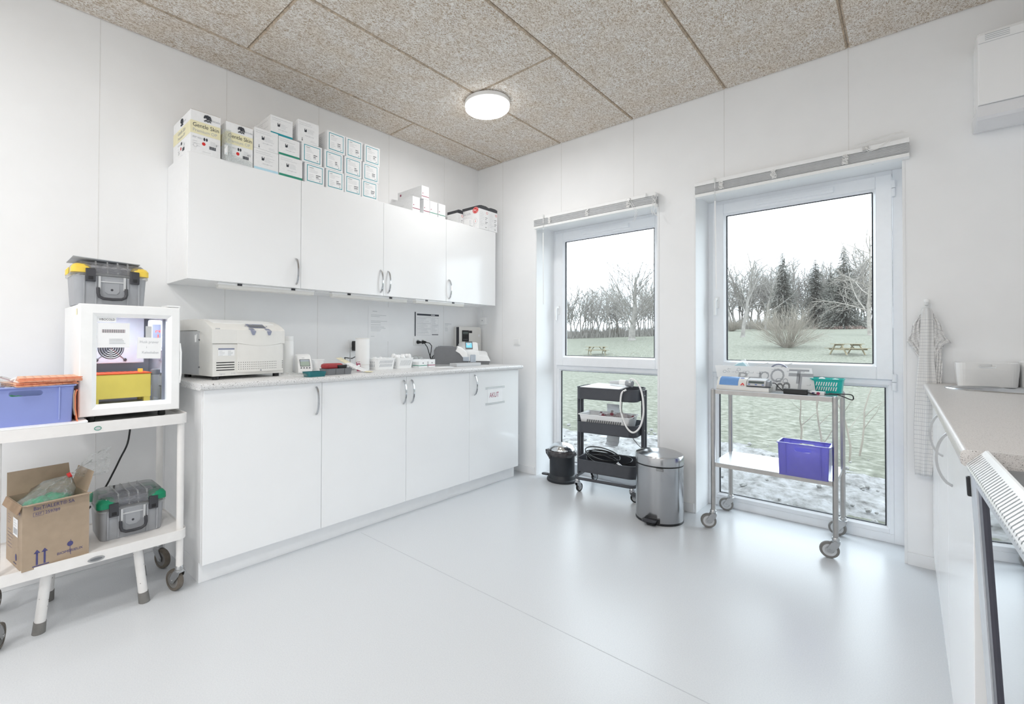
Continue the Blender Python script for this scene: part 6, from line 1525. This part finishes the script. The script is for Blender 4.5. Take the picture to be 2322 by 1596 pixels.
def conifer(label, u, dep, h, rb, seed):
    x, y = at(u, dep); t = thing('conifer', label, 'tree', (x, y, gz(x, y) - .1), rng.uniform(0, 6), 'dark conifers behind the lawn'); q = random.Random(seed)
    m = MB(); m.tube([(0, 0, 0), (0, 0, h)], .2, 'bark', 8, r1=.02); m.build('trunk', t)
    m = MB(); z = h * .06
    while z < h * .985:
        f = 1 - z / h; R0 = rb * (f ** .8) + .08; n = 10 + int(13 * f)
        for k in range(n):
            a = q.uniform(0, 6.28); L = R0 * q.uniform(.5, 1.15); dv = Vector((math.cos(a), math.sin(a), 0)); sd = Vector((-dv.y, dv.x, 0)); w0 = L * .15 + .05; S_ = 4
            for j in range(S_ + 3):
                g = (j + .3) / (S_ + 3); c = dv * (L * g) + Vector((0, 0, z + .18 * L * math.sin(g * 2.6) - .30 * L * g)); tl = (w0 * 2.2) * (1 - g * .6) * q.uniform(.7, 1.2)
                for e in (-1, 0, 1):
                    tip = c + (dv * .8 + sd * e * .9).normalized() * tl + Vector((0, 0, -.30 * tl)); bb = (sd if e == 0 else dv) * (.055 + .02 * L)
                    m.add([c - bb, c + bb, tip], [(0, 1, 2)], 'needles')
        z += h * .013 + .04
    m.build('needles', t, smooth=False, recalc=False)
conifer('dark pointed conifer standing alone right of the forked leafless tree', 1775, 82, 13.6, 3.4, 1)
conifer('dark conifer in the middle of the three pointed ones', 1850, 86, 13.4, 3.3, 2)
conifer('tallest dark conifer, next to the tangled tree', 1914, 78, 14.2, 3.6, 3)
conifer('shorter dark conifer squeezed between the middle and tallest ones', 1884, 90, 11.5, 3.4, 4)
# shrub on the lawn
x, y = at(1785, 38); t = thing('shrub', 'round leafless shrub in the middle of the lawn before the conifers', 'shrub', (x, y, gz(x, y))); t.scale = (1.3, 1.3, 1.45); m = MB(); q = random.Random(90)
sp = [(5, .45, .6, .02, 5), (4, .55, .5, .0, 4), (3, .5, .5, 0, 3)]
for k in range(130):
    a = q.uniform(0, 6.28); e = q.uniform(.15, 1.15); limb(m, q, Vector((.16 * math.cos(a), .16 * math.sin(a), 0)), Vector((math.cos(a) * math.sin(e), math.sin(a) * math.sin(e), math.cos(e))), q.uniform(1.4, 2.4), .013, 0, sp, 'twig_warm')
m.build('stems', t, smooth=False, recalc=False)
for i, (u, dep) in enumerate(((1395, 72), (1340, 76), (1725, 80), (1660, 78))):
    x, y = at(u, dep); o = t.copy(); COL.objects.link(o); o.location = (x, y, gz(x, y)); o.scale = (1.2, 1.2, .9); o.rotation_euler = (0, 0, i)
    tag(o, 'low brown brushwood at the foot of the winter wood', 'shrub', 'brushwood along the wood edge')
    for ch in t.children: c = ch.copy(); COL.objects.link(c); c.parent = o
m = MB(); q = random.Random(92)
for k in range(2200):
    u = q.uniform(1845, 2000); dep = q.uniform(84, 87); xx, yy = at(u, dep); zz = gz(xx, yy); h_ = q.uniform(.3, .75)
    a = q.uniform(0, 3.14); m.add([(xx - .15 * math.cos(a), yy - .15 * math.sin(a), zz), (xx + .15 * math.cos(a), yy + .15 * math.sin(a), zz), (xx + q.uniform(-.1, .1), yy, zz + h_)], [(0, 1, 2)], 'hedge_rust')
tag(m.build('undergrowth', smooth=False, recalc=False), 'low rusty-brown undergrowth below the conifers', 'undergrowth', kind='stuff')
def brush(u0, u1, d0, d1, n, h, label, seed):
    m = MB(); q = random.Random(seed)
    for k in range(n):
        xx, yy = at(q.uniform(u0, u1), q.uniform(d0, d1)); zz = gz(xx, yy); hh = h * q.uniform(.4, 1); a = q.uniform(0, 3.14); w_ = q.uniform(.02, .06); lx, ly = q.uniform(-.5, .5), q.uniform(-.5, .5)
        m.add([(xx - w_ * math.cos(a), yy - w_ * math.sin(a), zz), (xx + w_ * math.cos(a), yy + w_ * math.sin(a), zz), (xx + lx, yy + ly, zz + hh)], [(0, 1, 2)], 'bark')
    tag(m.build('undergrowth', smooth=False, recalc=False), label, 'undergrowth', kind='stuff')
brush(1255, 1510, 66, 90, 3600, 1.7, 'grey thicket below the slim trees seen through the window by the corner', 301)
brush(1625, 2005, 93, 112, 7000, 3.2, 'grey thicket below the slim trees behind the conifers', 302)
# saplings close to the glass
for i, (u, v_, dep, h_, lean, lb) in enumerate(((1822, 0, 5.0, .75, -.22, 'thin leaning sapling stem outside, nearest the violet crate'), (1862, 0, 4.9, .95, .02, 'thin knobbly sapling stem outside, behind the steel trolley leg'), (1925, 0, 5.2, 1.05, .10, 'thin sapling stem outside, just past the end of the steel trolley'), (1948, 0, 5.6, 1.1, .22, 'outermost thin sapling stem outside, leaning away from the trolley'))):
    x, y = at(u, dep); t = thing('sapling', lb, 'sapling', (x, y, gz(x, y))); m = MB(); q = random.Random(200 + i)
    limb(m, q, Vector((0, 0, 0)), Vector((lean, .05, 1)).normalized(), h_, .012, 0, [(5, .6, .35, .02, 6), (2, .6, .4, .0, 3)], 'twig_warm'); m.build('stem', t, recalc=False)
# picnic tables
def picnic(label, u, dep, rz):
    x, y = at(u, dep); t = thing('picnic_table', label, 'table', (x, y, gz(x, y)), rz, 'wooden picnic tables on the lawn')
    m = MB()
    for k in range(5): m.box(-.9, .9, -.36 + .148 * k, -.36 + .148 * k + .13, .71, .75, 'wood_bleached')
    m.build('tabletop', t, smooth=False)
    for s in (-1, 1):
        m = MB()
        for k in range(2): m.box(-.9, .9, s * .72 - .14 + .148 * k, s * .72 - .01 + .148 * k, .42, .46, 'wood_bleached')
        m.build('bench', t, smooth=False)
    for s in (-1, 1):
        m = MB(); X0 = s * .62
        for a in (-1, 1): m.loft([[(X0 + e, a * .72 + f, 0) for e, f in ((-.025, -.05), (.025, -.05), (.025, .05), (-.025, .05))], [(X0 + e, a * .25 + f, .71) for e, f in ((-.025, -.05), (.025, -.05), (.025, .05), (-.025, .05))]], 'wood_bleached')
        m.box(X0 + .026, X0 + .07, -.84, .84, .32, .42, 'wood_bleached'); m.box(X0 + .026, X0 + .07, -.36, .36, .62, .71, 'wood_bleached'); m.build('trestle', t, smooth=False)
        m = MB(); m.loft([[(X0 * .95, -.03, .34), (X0 * .95, .03, .34), (X0 * .95 - s * .06, .03, .36), (X0 * .95 - s * .06, -.03, .36)], [(X0 * .45, -.03, .71), (X0 * .45, .03, .71), (X0 * .45 - s * .08, .03, .71), (X0 * .45 - s * .08, -.03, .71)]], 'wood_bleached'); m.build('brace', t, smooth=False)
picnic('wooden picnic table on the lawn seen through the window by the corner', 1353, 42, R(38))
picnic('wooden picnic table on the lawn seen through the window nearest the sink', 1921, 32, R(44))
# ------------------------------------------------------------------ camera, sky, render look
F, W_, H_ = 1062.208, 2322., 1596.
cy, sy = math.cos(.7557), math.sin(.7557); cp, sp = math.cos(.0107), math.sin(.0107); cr, sr = math.cos(.0036), math.sin(.0036)
Rt = Vector((cy, sy, 0)); Up = Vector((0, 0, 1)); Fw = Vector((-sy, cy, 0))
Fw, Up = (Fw * cp + Up * sp), (Up * cp - Fw * sp)
Rt, Up = (Rt * cr + Up * sr), (Up * cr - Rt * sr)
cd = bpy.data.cameras.new('camera'); cam = bpy.data.objects.new('camera', cd); COL.objects.link(cam)
cam.matrix_world = Matrix(((Rt.x, Up.x, -Fw.x, 2.9473), (Rt.y, Up.y, -Fw.y, -3.3065), (Rt.z, Up.z, -Fw.z, 1.1287), (0, 0, 0, 1)))
cd.sensor_fit = 'HORIZONTAL'; cd.sensor_width = 36; cd.lens = F / W_ * 36; cd.shift_x = 107.2576 / W_; cd.shift_y = -36.2339 / W_
cd.clip_start = .02; cd.clip_end = 600
S.camera = cam
w = bpy.data.worlds.new('overcast'); S.world = w; w.use_nodes = True; nt = w.node_tree
bg = nt.nodes['Background']; bg.inputs[0].default_value = (.84, .925, 1.0, 1); bg.inputs[1].default_value = SKY
S.view_settings.view_transform = 'Standard'; S.view_settings.look = 'None'; S.view_settings.exposure = EXPO; S.view_settings.gamma = 1; S.view_settings.use_curve_mapping = False
c = S.cycles
c.use_denoising = True
try: c.denoiser = 'OPENIMAGEDENOISE'
except Exception: pass
c.max_bounces = 12; c.diffuse_bounces = 8; c.glossy_bounces = 4; c.transmission_bounces = 4; c.transparent_max_bounces = 16
c.caustics_reflective = False; c.caustics_refractive = False; c.sample_clamp_indirect = 6; c.use_adaptive_sampling = True; c.adaptive_threshold = .03
